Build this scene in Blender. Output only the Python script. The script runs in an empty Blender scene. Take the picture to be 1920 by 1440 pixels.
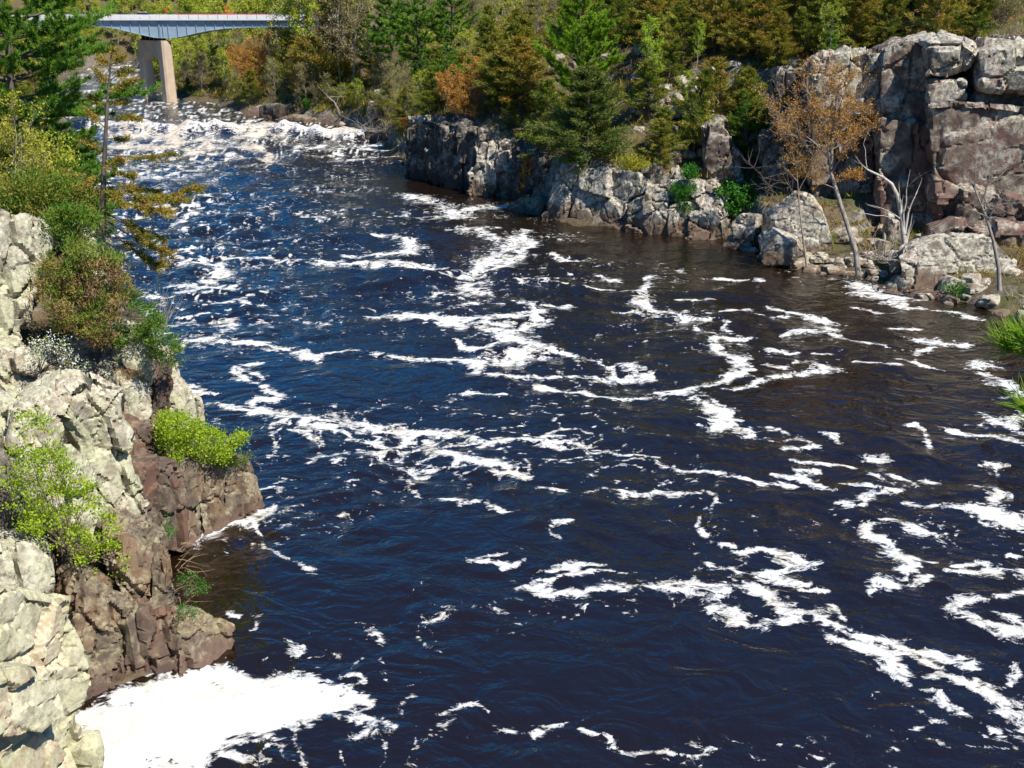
import bpy, bmesh, math
import numpy as np
from mathutils import Vector

# ------------------------------------------------------------------ camera, sky, sun, exposure
scene = bpy.context.scene
COL = scene.collection
CAM_H = 22.0
PITCH = math.radians(19.3)
FPX = 2000.0                       # focal length in pixels of a 1920 px wide picture
cam_data = bpy.data.cameras.new('camera')
cam_data.sensor_width = 36.0
cam_data.lens = 36.0 * FPX / 1920.0
cam_data.clip_start = 0.1
cam_data.clip_end = 3000.0
cam = bpy.data.objects.new('camera', cam_data)
cam.location = (0, 0, CAM_H)
cam.rotation_euler = (math.pi / 2 - PITCH, 0, 0)
COL.objects.link(cam)
scene.camera = cam

SUN_EL = math.radians(53)
SUN_AZ = math.radians(134)         # clockwise from +Y: to the right of and behind the viewer
world = bpy.data.worlds.new('World')
scene.world = world
world.use_nodes = True
wn = world.node_tree.nodes
wl = world.node_tree.links
wn.clear()
sky = wn.new('ShaderNodeTexSky')
sky.sky_type = 'NISHITA'
sky.sun_disc = False
sky.sun_elevation = SUN_EL
sky.sun_rotation = SUN_AZ
sky.altitude = 1500
sky.air_density = 1.0
sky.dust_density = 0.0
sky.ozone_density = 3.5
bg = wn.new('ShaderNodeBackground')
bg.inputs['Strength'].default_value = 0.1
wo = wn.new('ShaderNodeOutputWorld')
hs = wn.new('ShaderNodeHueSaturation')
hs.inputs['Saturation'].default_value = 1.6
wl.new(sky.outputs[0], hs.inputs['Color'])
wl.new(hs.outputs[0], bg.inputs[0])
wl.new(bg.outputs[0], wo.inputs[0])

sd = bpy.data.lights.new('sun', 'SUN')
sd.energy = 5.0
sd.angle = math.radians(0.53)
sd.color = (1.0, 0.95, 0.87)
sun = bpy.data.objects.new('sun', sd)
sv = Vector((math.sin(SUN_AZ) * math.cos(SUN_EL), math.cos(SUN_AZ) * math.cos(SUN_EL), math.sin(SUN_EL)))
sun.rotation_euler = sv.to_track_quat('Z', 'Y').to_euler()
sun.location = (60, -60, 120)
COL.objects.link(sun)

scene.cycles.diffuse_bounces = 2
vs = scene.view_settings
vs.view_transform = 'Standard'
vs.look = 'None'
vs.gamma = 1.0
vs.exposure = 0.5
vs.use_curve_mapping = False

# ------------------------------------------------------------------ numbers
def smooth(a, b, x):
    t = np.clip((np.asarray(x, float) - a) / (b - a), 0, 1)
    return t * t * (3 - 2 * t)

def _h(i, j, k, s):
    n = (i.astype(np.int64) * 374761393 + j.astype(np.int64) * 668265263 + k.astype(np.int64) * 2147483647 + s * 1274126177) & 0xffffffff
    n = ((n ^ (n >> 13)) * 1274126177) & 0xffffffff
    n = ((n ^ (n >> 16)) * 2246822519) & 0xffffffff
    return n ^ (n >> 15)

def h01(i, j, k, s):
    return (_h(i, j, k, s) & 0xffffff) / float(0xffffff)

def vnoise3(P, s=0):
    """smooth value noise, -1..1"""
    f = np.floor(P)
    u = P - f
    u = u * u * u * (u * (u * 6 - 15) + 10)
    i, j, k = f[:, 0].astype(np.int64), f[:, 1].astype(np.int64), f[:, 2].astype(np.int64)
    r = 0
    for a in (0, 1):
        wa = u[:, 0] if a else 1 - u[:, 0]
        for b in (0, 1):
            wb = u[:, 1] if b else 1 - u[:, 1]
            for c in (0, 1):
                wc = u[:, 2] if c else 1 - u[:, 2]
                r = r + wa * wb * wc * h01(i + a, j + b, k + c, s)
    return r * 2 - 1

def gnoise2(x, y, s=0):
    """gradient noise in the plane, about -1..1"""
    fx, fy = np.floor(x), np.floor(y)
    ux, uy = x - fx, y - fy
    sx = ux ** 3 * (ux * (ux * 6 - 15) + 10)
    sy = uy ** 3 * (uy * (uy * 6 - 15) + 10)
    i, j = fx.astype(np.int64), fy.astype(np.int64)
    z = np.zeros_like(i)
    def g(a, b):
        t = h01(i + a, j + b, z, s) * 2 * math.pi
        return np.cos(t) * (ux - a) + np.sin(t) * (uy - b)
    n0 = g(0, 0) * (1 - sx) + g(1, 0) * sx
    n1 = g(0, 1) * (1 - sx) + g(1, 1) * sx
    return (n0 * (1 - sy) + n1 * sy) * 1.5

def fbm3(P, o=4, s=0):
    r, a = 0, 1.0
    for q in range(o):
        r = r + a * vnoise3(P * (2.03 ** q) + 17.3 * q, s + q)
        a *= 0.5
    return r / 1.6

def fbm2(x, y, o=4, s=0):
    r, a = 0, 1.0
    for q in range(o):
        m = 2.03 ** q
        r = r + a * gnoise2(x * m + 31.7 * q, y * m - 11.1 * q, s + q)
        a *= 0.5
    return r / 1.4

def voronoi(P, s=0):
    f = np.floor(P)
    i, j, k = [f[:, q].astype(np.int64) for q in range(3)]
    d1 = np.full(len(P), 1e9)
    d2 = np.full(len(P), 1e9)
    rid = np.zeros(len(P), np.int64)
    C = np.zeros_like(P)
    for a in (-1, 0, 1):
        for b in (-1, 0, 1):
            for c in (-1, 0, 1):
                I, J, K = i + a, j + b, k + c
                h = _h(I, J, K, s)
                F = np.stack([I + 0.1 + 0.8 * (h & 1023) / 1023., J + 0.1 + 0.8 * ((h >> 10) & 1023) / 1023., K + 0.1 + 0.8 * ((h >> 20) & 1023) / 1023.], 1)
                d = np.sqrt(((P - F) ** 2).sum(1))
                nb = d < d1
                d2 = np.where(nb, d1, np.minimum(d2, d))
                d1 = np.where(nb, d, d1)
                rid = np.where(nb, h, rid)
                C = np.where(nb[:, None], F, C)
    return d1, d2, rid, C

# ------------------------------------------------------------------ from the surveyed photograph to places on the site
def ray(px, py):
    x, y = (px - 960.0) / FPX, (720.0 - py) / FPX
    return np.array([x, math.cos(PITCH) + y * math.sin(PITCH), -math.sin(PITCH) + y * math.cos(PITCH)])

def at(px, py, Y):
    d = ray(px, py)
    return np.array([0, 0, CAM_H]) + d * (Y / d[1])

def on_water(px, py, z=0.0):
    d = ray(px, py)
    return np.array([0, 0, CAM_H]) + d * ((z - CAM_H) / d[2])

def project(P):
    P = np.asarray(P, float)
    x, y, z = P[..., 0], P[..., 1], P[..., 2] - CAM_H
    dep = y * math.cos(PITCH) - z * math.sin(PITCH)
    up = y * math.sin(PITCH) + z * math.cos(PITCH)
    return 960 + FPX * x / dep, 720 - FPX * up / dep, dep

# ------------------------------------------------------------------ objects
def tag(o, label=None, cat=None, group=None, kind=None):
    if label: o['label'] = label
    if cat: o['category'] = cat
    if group: o['group'] = group
    if kind: o['kind'] = kind
    return o

def thing(name, label, cat, loc=(0, 0, 0), group=None):
    o = bpy.data.objects.new(name, None)
    o.empty_display_size = 0.3
    o.location = tuple(float(v) for v in loc)
    COL.objects.link(o)
    return tag(o, label, cat, group)

def new_mesh(name, V, faces, mats, attr=None, smooth_shade=True, sharp=None):
    """faces: list of arrays (n,3) or (n,4)"""
    V = np.asarray(V, float)
    me = bpy.data.meshes.new(name)
    faces = [np.asarray(f, np.int32) for f in faces if len(f)]
    nl = sum(f.size for f in faces)
    nf = sum(len(f) for f in faces)
    me.vertices.add(len(V))
    me.vertices.foreach_set('co', V.ravel())
    me.loops.add(nl)
    me.loops.foreach_set('vertex_index', np.concatenate([f.ravel() for f in faces]))
    me.polygons.add(nf)
    sizes = np.concatenate([np.full(len(f), f.shape[1], np.int32) for f in faces])
    st = np.zeros(nf, np.int32)
    st[1:] = np.cumsum(sizes)[:-1]
    me.polygons.foreach_set('loop_start', st)
    me.polygons.foreach_set('use_smooth', np.full(nf, smooth_shade))
    me.update(calc_edges=True)
    if attr:
        for k, a in attr.items():
            at_ = me.attributes.new(k, 'FLOAT', 'POINT')
            at_.data.foreach_set('value', np.asarray(a, np.float32))
    if sharp is not None:
        me.set_sharp_from_angle(angle=sharp)
    for m in (mats if isinstance(mats, (list, tuple)) else [mats]):
        me.materials.append(m)
    return me

def link_mesh(name, me, parent=None, loc=None):
    o = bpy.data.objects.new(name, me)
    COL.objects.link(o)
    if parent is not None: o.parent = parent
    if loc is not None: o.location = tuple(float(v) for v in loc)
    return o

def copy_tree(o, parent=None):
    c = o.copy()
    COL.objects.link(c)
    if parent is not None: c.parent = parent
    for ch in o.children:
        copy_tree(ch, c)
    return c

class Geo:
    """collects tubes, boxes, blades and leaves that become ONE mesh"""
    def __init__(self):
        self.V, self.F3, self.F4, self.A, self.n = [], [], [], [], 0
    def add(self, V, f3=None, f4=None, a=0.5):
        V = np.asarray(V, float)
        if f3 is not None and len(f3): self.F3.append(np.asarray(f3) + self.n)
        if f4 is not None and len(f4): self.F4.append(np.asarray(f4) + self.n)
        self.V.append(V)
        self.A.append(np.broadcast_to(np.asarray(a, float), (len(V),)).copy())
        self.n += len(V)
    def tube(self, P, R, k=5, a=0.5, cap=False):
        P = np.asarray(P, float)
        n = len(P)
        R = np.broadcast_to(np.asarray(R, float), (n,))
        T = np.gradient(P, axis=0)
        T /= np.linalg.norm(T, axis=1)[:, None] + 1e-9
        m = T.mean(0)
        ref = np.array([0, 0, 1.0]) if abs(m[2]) < 0.8 * np.linalg.norm(m) else np.array([1.0, 0, 0])
        A = np.cross(T, ref)
        A /= np.linalg.norm(A, axis=1)[:, None] + 1e-9
        B = np.cross(T, A)
        th = np.arange(k) * 2 * math.pi / k
        V = P[:, None] + R[:, None, None] * (A[:, None] * np.cos(th)[None, :, None] + B[:, None] * np.sin(th)[None, :, None])
        i = np.arange(n - 1)[:, None] * k
        j = np.arange(k)[None]
        j2 = (j + 1) % k
        f = np.stack([i + j, i + j2, i + k + j2, i + k + j], -1).reshape(-1, 4)
        f3 = None
        V = V.reshape(-1, 3)
        if cap:
            V = np.vstack([V, P[:1], P[-1:]])
            jj = np.arange(k)
            f3 = np.vstack([np.stack([np.full(k, n * k), (jj + 1) % k, jj], 1), np.stack([np.full(k, n * k + 1), (n - 1) * k + jj, (n - 1) * k + (jj + 1) % k], 1)])
        self.add(V, f3, f, a)
    def box(self, c, s, rot=0.0, a=0.5):
        c, s = np.asarray(c, float), np.asarray(s, float) / 2
        q = np.array([[x, y, z] for x in (-1, 1) for y in (-1, 1) for z in (-1, 1)], float) * s
        ca, sa = math.cos(rot), math.sin(rot)
        q = np.stack([q[:, 0] * ca - q[:, 1] * sa, q[:, 0] * sa + q[:, 1] * ca, q[:, 2]], 1) + c
        self.add(q, None, [[0, 1, 3, 2], [4, 6, 7, 5], [0, 4, 5, 1], [2, 3, 7, 6], [0, 2, 6, 4], [1, 5, 7, 3]], a)
    def prism(self, poly, d, a=0.5):
        """poly: ring of 3-D points, d: vector"""
        p = np.asarray(poly, float)
        n = len(p)
        V = np.vstack([p, p + np.asarray(d, float)])
        i = np.arange(n)
        f4 = np.stack([i, (i + 1) % n, (i + 1) % n + n, i + n], 1)
        f3 = []
        for q in range(1, n - 1):
            f3 += [[0, q + 1, q], [n, n + q, n + q + 1]]
        self.add(V, f3, f4, a)
    def blades(self, C, D, L, W, a, rng):
        """thin triangles from C along D"""
        C, D = np.asarray(C, float), np.asarray(D, float)
        n = len(C)
        if not n: return
        D = D / (np.linalg.norm(D, axis=1)[:, None] + 1e-9)
        r = rng.normal(size=(n, 3))
        S = np.cross(D, r)
        S /= np.linalg.norm(S, axis=1)[:, None] + 1e-9
        L = np.broadcast_to(L, (n,))[:, None]
        W = np.broadcast_to(W, (n,))[:, None]
        V = np.stack([C - S * W / 2, C + S * W / 2, C + D * L], 1).reshape(-1, 3)
        self.add(V, np.arange(3 * n).reshape(-1, 3), None, np.repeat(np.broadcast_to(a, (n,)), 3))
    def leaves(self, C, D, L, W, a, rng, flat=0.0):
        """diamond leaves; flat pulls their faces towards the sky"""
        C, D = np.asarray(C, float), np.asarray(D, float)
        n = len(C)
        if not n: return
        D = D / (np.linalg.norm(D, axis=1)[:, None] + 1e-9)
        r = rng.normal(size=(n, 3)) * (1 - flat) + np.array([0, 0, 1.0]) * flat * 1.5
        S = np.cross(D, r)
        S /= np.linalg.norm(S, axis=1)[:, None] + 1e-9
        L = np.broadcast_to(L, (n,))[:, None]
        W = np.broadcast_to(W, (n,))[:, None]
        V = np.stack([C, C + D * L * 0.45 + S * W / 2, C + D * L, C + D * L * 0.45 - S * W / 2], 1).reshape(-1, 3)
        self.add(V, None, np.arange(4 * n).reshape(-1, 4), np.repeat(np.broadcast_to(a, (n,)), 4))
    def mesh(self, name, mat, off=None, smooth_shade=False, sharp=None):
        V = np.vstack(self.V)
        if off is not None: V = V - np.asarray(off, float)
        F = []
        if self.F3: F.append(np.vstack(self.F3))
        if self.F4: F.append(np.vstack(self.F4))
        return new_mesh(name, V, F, mat, {'v': np.concatenate(self.A)}, smooth_shade, sharp)
    def build(self, name, mat, parent=None, off=None, smooth_shade=False, sharp=None):
        if off is None and parent is not None: off = np.array(parent.location)
        return link_mesh(name, self.mesh(name, mat, off, smooth_shade, sharp), parent)

# ------------------------------------------------------------------ materials
class NT:
    def __init__(self, name):
        self.m = bpy.data.materials.new(name)
        self.m.use_nodes = True
        self.t = self.m.node_tree
        self.t.nodes.clear()
        self.out = self.t.nodes.new('ShaderNodeOutputMaterial')
    def n(self, typ, ins=None, **kw):
        o = self.t.nodes.new(typ)
        for k, v in kw.items(): setattr(o, k, v)
        for k, v in (ins or {}).items():
            if hasattr(v, 'outputs'): v = v.outputs[0]
            if isinstance(v, bpy.types.NodeSocket): self.t.links.new(v, o.inputs[k])
            else: o.inputs[k].default_value = v
        return o
    def math(self, op, a, b=None, c=None, clamp=False):
        o = self.t.nodes.new('ShaderNodeMath')
        o.operation = op
        o.use_clamp = clamp
        for i, v in enumerate((a, b, c)):
            if v is None: continue
            if hasattr(v, 'outputs'): v = v.outputs[0]
            if isinstance(v, bpy.types.NodeSocket): self.t.links.new(v, o.inputs[i])
            else: o.inputs[i].default_value = v
        return o.outputs[0]
    def step(self, x, a, b):
        return self.n('ShaderNodeMapRange', {0: x, 1: a, 2: b, 3: 0.0, 4: 1.0}, interpolation_type='SMOOTHSTEP').outputs[0]
    def mix(self, f, a, b, mode='MIX'):
        o = self.t.nodes.new('ShaderNodeMix')
        o.data_type = 'RGBA'
        o.blend_type = mode
        for s, v in ((o.inputs[0], f), (o.inputs[6], a), (o.inputs[7], b)):
            if isinstance(v, bpy.types.NodeSocket): self.t.links.new(v, s)
            elif isinstance(v, (int, float)): s.default_value = v
            else: s.default_value = (*v[:3], 1)
        return o.outputs[2]
    def ramp(self, f, stops, interp='LINEAR'):
        o = self.t.nodes.new('ShaderNodeValToRGB')
        o.color_ramp.interpolation = interp
        e = o.color_ramp.elements
        while len(e) < len(stops): e.new(0.5)
        for q, (p, c) in zip(e, stops):
            q.position = p
            q.color = (*c, 1)
        self.t.links.new(f, o.inputs[0])
        return o.outputs[0]
    def noise(self, vec, scale, detail=4, rough=0.55, dist=0.0):
        return self.n('ShaderNodeTexNoise', {'Vector': vec, 'Scale': scale, 'Detail': detail, 'Roughness': rough, 'Distortion': dist}).outputs[0]
    def surface(self, s):
        self.t.links.new(s if isinstance(s, bpy.types.NodeSocket) else s.outputs[0], self.out.inputs[0])
        return self.m

def mat_plain(name, col, rough=0.6, var=0.15, scale=3.0, metallic=0.0):
    t = NT(name)
    g = t.n('ShaderNodeNewGeometry')
    nz = t.noise(g.outputs['Position'], scale, 5)
    c = t.mix(t.step(nz, 0.3, 0.7), [x * (1 - var) for x in col], [min(1, x * (1 + var)) for x in col])
    return t.surface(t.n('ShaderNodeBsdfPrincipled', {'Base Color': c, 'Roughness': rough, 'Metallic': metallic}))

def mat_leaf(name, stops, trans=0.3, rnd=0.35, spec=0.25):
    t = NT(name)
    v = t.n('ShaderNodeAttribute', attribute_name='v').outputs['Fac']
    r = t.n('ShaderNodeObjectInfo').outputs['Random']
    f = t.math('ADD', v, t.math('MULTIPLY', t.math('SUBTRACT', r, 0.5), rnd), clamp=True)
    n = len(stops)
    c = t.ramp(f, [(i / (n - 1), s) for i, s in enumerate(stops)])
    p = t.n('ShaderNodeBsdfPrincipled', {'Base Color': c, 'Roughness': 0.55, 'Specular IOR Level': spec})
    tr = t.n('ShaderNodeBsdfTranslucent', {'Color': c})
    return t.surface(t.n('ShaderNodeMixShader', {0: trans, 1: p.outputs[0], 2: tr.outputs[0]}))

def mat_bark(name, c1, c2, scale=6.0):
    t = NT(name)
    g = t.n('ShaderNodeNewGeometry')
    mp = t.n('ShaderNodeMapping', {'Vector': g.outputs['Position'], 'Scale': (1, 1, 0.25)})
    nz = t.noise(mp.outputs[0], scale, 5, 0.65)
    c = t.mix(t.step(nz, 0.35, 0.65), c1, c2)
    b = t.n('ShaderNodeBump', {'Height': nz, 'Strength': 0.6, 'Distance': 0.05})
    return t.surface(t.n('ShaderNodeBsdfPrincipled', {'Base Color': c, 'Roughness': 0.9, 'Normal': b.outputs[0]}))

def mat_rock(name, base, dark, light, warm, lichen, lich=0.5, stain_z=1.5, stain=(0.10, 0.065, 0.042), sc=1.0, bump=0.5, warm_amt=0.5):
    """weathered rock: two tones, warm iron patches, lichen crusts, tea-brown band just above the river"""
    t = NT(name)
    g = t.n('ShaderNodeNewGeometry')
    P = g.outputs['Position']
    big = t.noise(P, 0.35 * sc, 3, 0.6, 0.4)
    mid = t.noise(P, 1.6 * sc, 6, 0.62, 0.3)
    fine = t.noise(P, 7.0 * sc, 8, 0.68)
    cell = t.n('ShaderNodeAttribute', attribute_name='v').outputs['Fac']
    c = t.mix(t.step(mid, 0.34, 0.66), dark, base)
    c = t.mix(t.math('MULTIPLY', t.step(t.math('ADD', big, t.math('MULTIPLY', t.math('SUBTRACT', cell, 0.5), 0.35)), 0.44, 0.64), warm_amt), c, warm)
    # run-off streaks down the faces
    mp = t.n('ShaderNodeMapping', {'Vector': P, 'Scale': (1.5, 1.5, 0.16)})
    streak = t.noise(mp.outputs[0], 1.1 * sc, 5, 0.6, 0.6)
    c = t.mix(t.math('MULTIPLY', t.step(streak, 0.55, 0.7), 0.5), c, dark)
    # crustose lichen: crisp speckles inside soft patches
    zz = t.n('ShaderNodeSeparateXYZ', {0: g.outputs['Position']}).outputs[2]
    nz = t.n('ShaderNodeSeparateXYZ', {0: g.outputs['Normal']}).outputs[2]
    patch = t.step(t.math('ADD', t.math('ADD', t.noise(P, 0.8 * sc, 4, 0.6), t.math('MULTIPLY', nz, 0.07)), (lich - 0.5) * 0.5), 0.42, 0.58)
    crust = t.step(t.noise(P, 4.5 * sc, 7, 0.72), 0.42, 0.56)
    dry = t.step(t.math('ADD', zz, t.math('MULTIPLY', t.math('SUBTRACT', mid, 0.5), 2.0)), stain_z * 0.6, stain_z * 1.4)
    lm = t.math('MULTIPLY', t.math('MULTIPLY', patch, crust), dry)
    c = t.mix(t.math('MULTIPLY', lm, 0.85), c, t.mix(t.step(big, 0.4, 0.6), lichen, light))
    c = t.mix(t.math('MULTIPLY', t.math('SUBTRACT', 1.0, dry), 0.75), c, stain)
    c = t.mix(t.math('MULTIPLY', t.step(fine, 0.6, 0.72), 0.45), c, dark)
    hgt = t.math('ADD', t.math('MULTIPLY', mid, 0.8), t.math('MULTIPLY', fine, 0.35))
    b = t.n('ShaderNodeBump', {'Height': hgt, 'Strength': bump, 'Distance': 0.22 / sc})
    return t.surface(t.n('ShaderNodeBsdfPrincipled', {'Base Color': c, 'Roughness': 0.88, 'Specular IOR Level': 0.3, 'Normal': b.outputs[0]}))

M = {}
M['rock_pale'] = mat_rock('rock_pale', (0.46, 0.42, 0.31), (0.22, 0.19, 0.135), (0.60, 0.57, 0.45), (0.40, 0.31, 0.21), (0.50, 0.51, 0.30), 0.62, 0.6, sc=1.3, warm_amt=0.5, bump=.7)
M['rock_buff'] = mat_rock('rock_buff', (0.50, 0.46, 0.32), (0.30, 0.26, 0.17), (0.60, 0.57, 0.41), (0.50, 0.35, 0.22), (0.52, 0.51, 0.30), 0.62, 0.2, sc=1.8, warm_amt=0.6, bump=.6)
M['rock_brown'] = mat_rock('rock_brown', (0.215, 0.165, 0.11), (0.095, 0.072, 0.055), (0.36, 0.32, 0.22), (0.23, 0.14, 0.075), (0.30, 0.28, 0.16), 0.38, 0.5, (0.13, 0.08, 0.06), sc=1.6, warm_amt=0.55, bump=.6)
M['rock_red'] = mat_rock('rock_red', (0.165, 0.12, 0.085), (0.08, 0.058, 0.046), (0.30, 0.26, 0.18), (0.17, 0.088, 0.056), (0.22, 0.2, 0.12), 0.25, 0.4, (0.11, 0.07, 0.055), sc=1.6, warm_amt=0.7)
M['rock_grey'] = mat_rock('rock_grey', (0.30, 0.26, 0.20), (0.11, 0.085, 0.066), (0.56, 0.53, 0.44), (0.24, 0.155, 0.11), (0.50, 0.48, 0.37), 0.60, 1.5, (0.14, 0.09, 0.055), sc=0.75, warm_amt=0.55)
M['rock_stone'] = mat_rock('rock_stone', (0.36, 0.31, 0.235), (0.15, 0.115, 0.085), (0.58, 0.54, 0.44), (0.27, 0.18, 0.12), (0.48, 0.45, 0.35), 0.5, 0.35, (0.16, 0.11, 0.07), sc=1.0, warm_amt=0.5)
M['rock_wall'] = mat_rock('rock_wall', (0.20, 0.155, 0.115), (0.08, 0.056, 0.046), (0.42, 0.40, 0.33), (0.17, 0.10, 0.078), (0.42, 0.41, 0.31), 0.42, 1.2, (0.15, 0.10, 0.065), sc=0.6, warm_amt=0.85)
M['rock_dark_and_shade'] = mat_rock('rock_dark_and_shade', (0.12, 0.10, 0.082), (0.045, 0.037, 0.03), (0.36, 0.34, 0.29), (0.10, 0.07, 0.05), (0.27, 0.26, 0.2), 0.42, 1.5, (0.06, 0.04, 0.03), sc=0.8)  # near-black rock; on recess back walls, shade is put into the colour

M['bark_dark'] = mat_bark('bark_dark', (0.07, 0.05, 0.038), (0.16, 0.125, 0.1))
M['bark_grey'] = mat_bark('bark_grey', (0.16, 0.135, 0.11), (0.34, 0.30, 0.25))
M['bark_pale'] = mat_bark('bark_pale', (0.34, 0.30, 0.25), (0.58, 0.54, 0.47))
M['bark_tan'] = mat_bark('bark_tan', (0.2, 0.15, 0.1), (0.38, 0.31, 0.23))
M['cedar'] = mat_leaf('cedar_sprays', [(0.08, 0.14, 0.014), (0.175, 0.225, 0.024), (0.28, 0.285, 0.03), (0.34, 0.25, 0.034), (0.36, 0.20, 0.038)], 0.33, 0.5)
M['cedar_green'] = mat_leaf('green_cedar_sprays', [(0.05, 0.10, 0.018), (0.09, 0.145, 0.024), (0.14, 0.17, 0.03), (0.20, 0.18, 0.035)], 0.25, 0.1)
M['pine_bright'] = mat_leaf('bright_needles', [(0.12, 0.26, 0.015), (0.24, 0.40, 0.02), (0.36, 0.50, 0.035)], 0.35, 0.1)
M['pine'] = mat_leaf('pine_needles', [(0.05, 0.12, 0.014), (0.10, 0.23, 0.02), (0.17, 0.31, 0.03), (0.27, 0.38, 0.045)], 0.3, 0.3)
M['spruce'] = mat_leaf('spruce_needles', [(0.03, 0.085, 0.02), (0.05, 0.13, 0.03), (0.08, 0.17, 0.04)], 0.22, 0.2)
M['lime'] = mat_leaf('spring_leaves', [(0.22, 0.38, 0.015), (0.38, 0.52, 0.03), (0.52, 0.60, 0.05)], 0.45, 0.15)
M['lime_soft'] = mat_leaf('young_leaves', [(0.23, 0.31, 0.03), (0.40, 0.46, 0.045), (0.53, 0.55, 0.07), (0.43, 0.36, 0.09)], 0.42, 0.6)
M['green'] = mat_leaf('green_leaves', [(0.03, 0.13, 0.012), (0.06, 0.22, 0.02), (0.10, 0.30, 0.03)], 0.4, 0.1)
M['bud_orange'] = mat_leaf('orange_buds', [(0.36, 0.17, 0.025), (0.52, 0.26, 0.045), (0.60, 0.37, 0.10)], 0.35, 0.25)
M['bud_yellow'] = mat_leaf('yellow_buds', [(0.32, 0.32, 0.025), (0.48, 0.45, 0.045), (0.58, 0.53, 0.08)], 0.4, 0.15)
M['bud_grey'] = mat_leaf('grey_buds', [(0.26, 0.19, 0.10), (0.34, 0.29, 0.12), (0.33, 0.35, 0.09)], 0.3, 0.6)
M['blossom'] = mat_leaf('white_blossom', [(0.7, 0.7, 0.6), (0.85, 0.85, 0.8)], 0.3, 0.0)
M['juniper'] = mat_leaf('juniper_sprays', [(0.06, 0.16, 0.012), (0.14, 0.23, 0.022), (0.28, 0.25, 0.04), (0.32, 0.20, 0.07), (0.38, 0.22, 0.13)], 0.25, 0.1)
M['larch'] = mat_leaf('ochre_sprays', [(0.09, 0.16, 0.02), (0.25, 0.23, 0.03), (0.40, 0.28, 0.04), (0.45, 0.28, 0.05)], 0.3, 0.1)
M['straw'] = mat_leaf('straw', [(0.26, 0.20, 0.10), (0.42, 0.34, 0.18), (0.24, 0.27, 0.07)], 0.3, 0.2)
M['twig_needle'] = mat_leaf('long_needles', [(0.10, 0.32, 0.02), (0.25, 0.46, 0.03), (0.50, 0.60, 0.08)], 0.4, 0.0)
# ------------------------------------------------------------------ banks
def W(px, py):
    p = on_water(px, py)
    return [p[0], p[1]]

# right bank from far upstream to downstream; per vertex: x, y, ledge height, slope, step height, step distance
RB = []
for px, py, led, slo, sh, sd_ in [(254, 112, 1, .35, 0, 10), (258, 128, 1, .35, 0, 10), (264, 150, 1, .35, 0, 10), (290, 172, 1, .3, 0, 10), (345, 189, .8, .12, 0, 10), (405, 194, .8, .14, 0, 10),
                                  (450, 213, 1.2, .30, 0, 10), (520, 222, 1.6, .42, 0, 10), (600, 232, 1.8, .46, 0, 10), (665, 246, 2.2, .48, 0, 10), (700, 270, 2.0, .48, 0, 10), (745, 305, 3.0, .5, 0, 10), (764, 331, 7.5, .5, 0, 10),
                                  (885, 364, 7.5, .5, 0, 10), (950, 374, 5.0, .6, 0, 10), (1022, 412, 5.0, .6, 0, 10), (1072, 422, 5.8, .5, 0, 10), (1175, 434, 5.4, .5, 2, 16), (1290, 442, 4.6, .45, 5, 16),
                                  (1352, 448, 3.6, .4, 6, 16), (1432, 488, 1.0, .25, 13, 19), (1500, 507, .8, .22, 15, 21), (1600, 520, .8, .12, 16, 23), (1690, 546, 1.0, .10, 16.5, 24), (1790, 570, 1.2, .10, 17, 23),
                                  (1920, 600, 1.2, .10, 17, 24), (2050, 640, 1.2, .12, 17, 24)]:
    x, y = W(px, py)
    RB.append((x, y, led, slo, sh, sd_))
RB += [(62, 55, 2, .3, 15, 12), (85, 25, 2, .3, 15, 12), (120, -40, 2, .3, 15, 12), (170, -160, 2, .3, 15, 12)]
RB = np.array(RB)
# left bank, from behind the viewer going upstream
LB = [(90, -160), (60, -60), (30, -14), (14, -2), (6, 1.6), (0, 3.2), (-4, 5.5), (-7.5, 13), (-9.2, 21), (-11, 26)]
for px, py in [(150, 1322), (330, 1252), (330, 1180), (318, 1010), (345, 1003), (430, 972), (488, 945)]:
    LB.append(W(px, py))
LB += [(-13.5, 50), (-17, 56), (-22, 66), (-30, 84), (-38, 100), (-52, 135), (-72, 185)]
LB += [W(135, 236), W(108, 205), W(100, 180), W(120, 150), W(160, 128), W(196, 112)]
LB = np.array(LB, float)

def seg_query(P, L, cols=None):
    """signed distance to the polyline (left of its direction positive) and interpolated columns"""
    P = np.asarray(P, float)
    best = np.full(len(P), 1e18)
    sign = np.zeros(len(P))
    val = np.zeros((len(P), 0 if cols is None else cols.shape[1]))
    tot = np.zeros(len(P))
    for i in range(len(L) - 1):
        a, b = L[i, :2], L[i + 1, :2]
        ab = b - a
        t = np.clip(((P - a) @ ab) / (ab @ ab), 0, 1)
        q = a + t[:, None] * ab
        d = ((P - q) ** 2).sum(1)
        nb = d < best - 1e-9
        cr = ab[0] * (P[:, 1] - a[1]) - ab[1] * (P[:, 0] - a[0])
        best = np.where(nb, d, best)
        sign = np.where(nb, np.sign(cr), sign)
        if cols is not None:
            val[nb] = (cols[i] * (1 - t[:, None]) + cols[i + 1] * t[:, None])[nb]
    return np.sqrt(best) * sign, val

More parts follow.
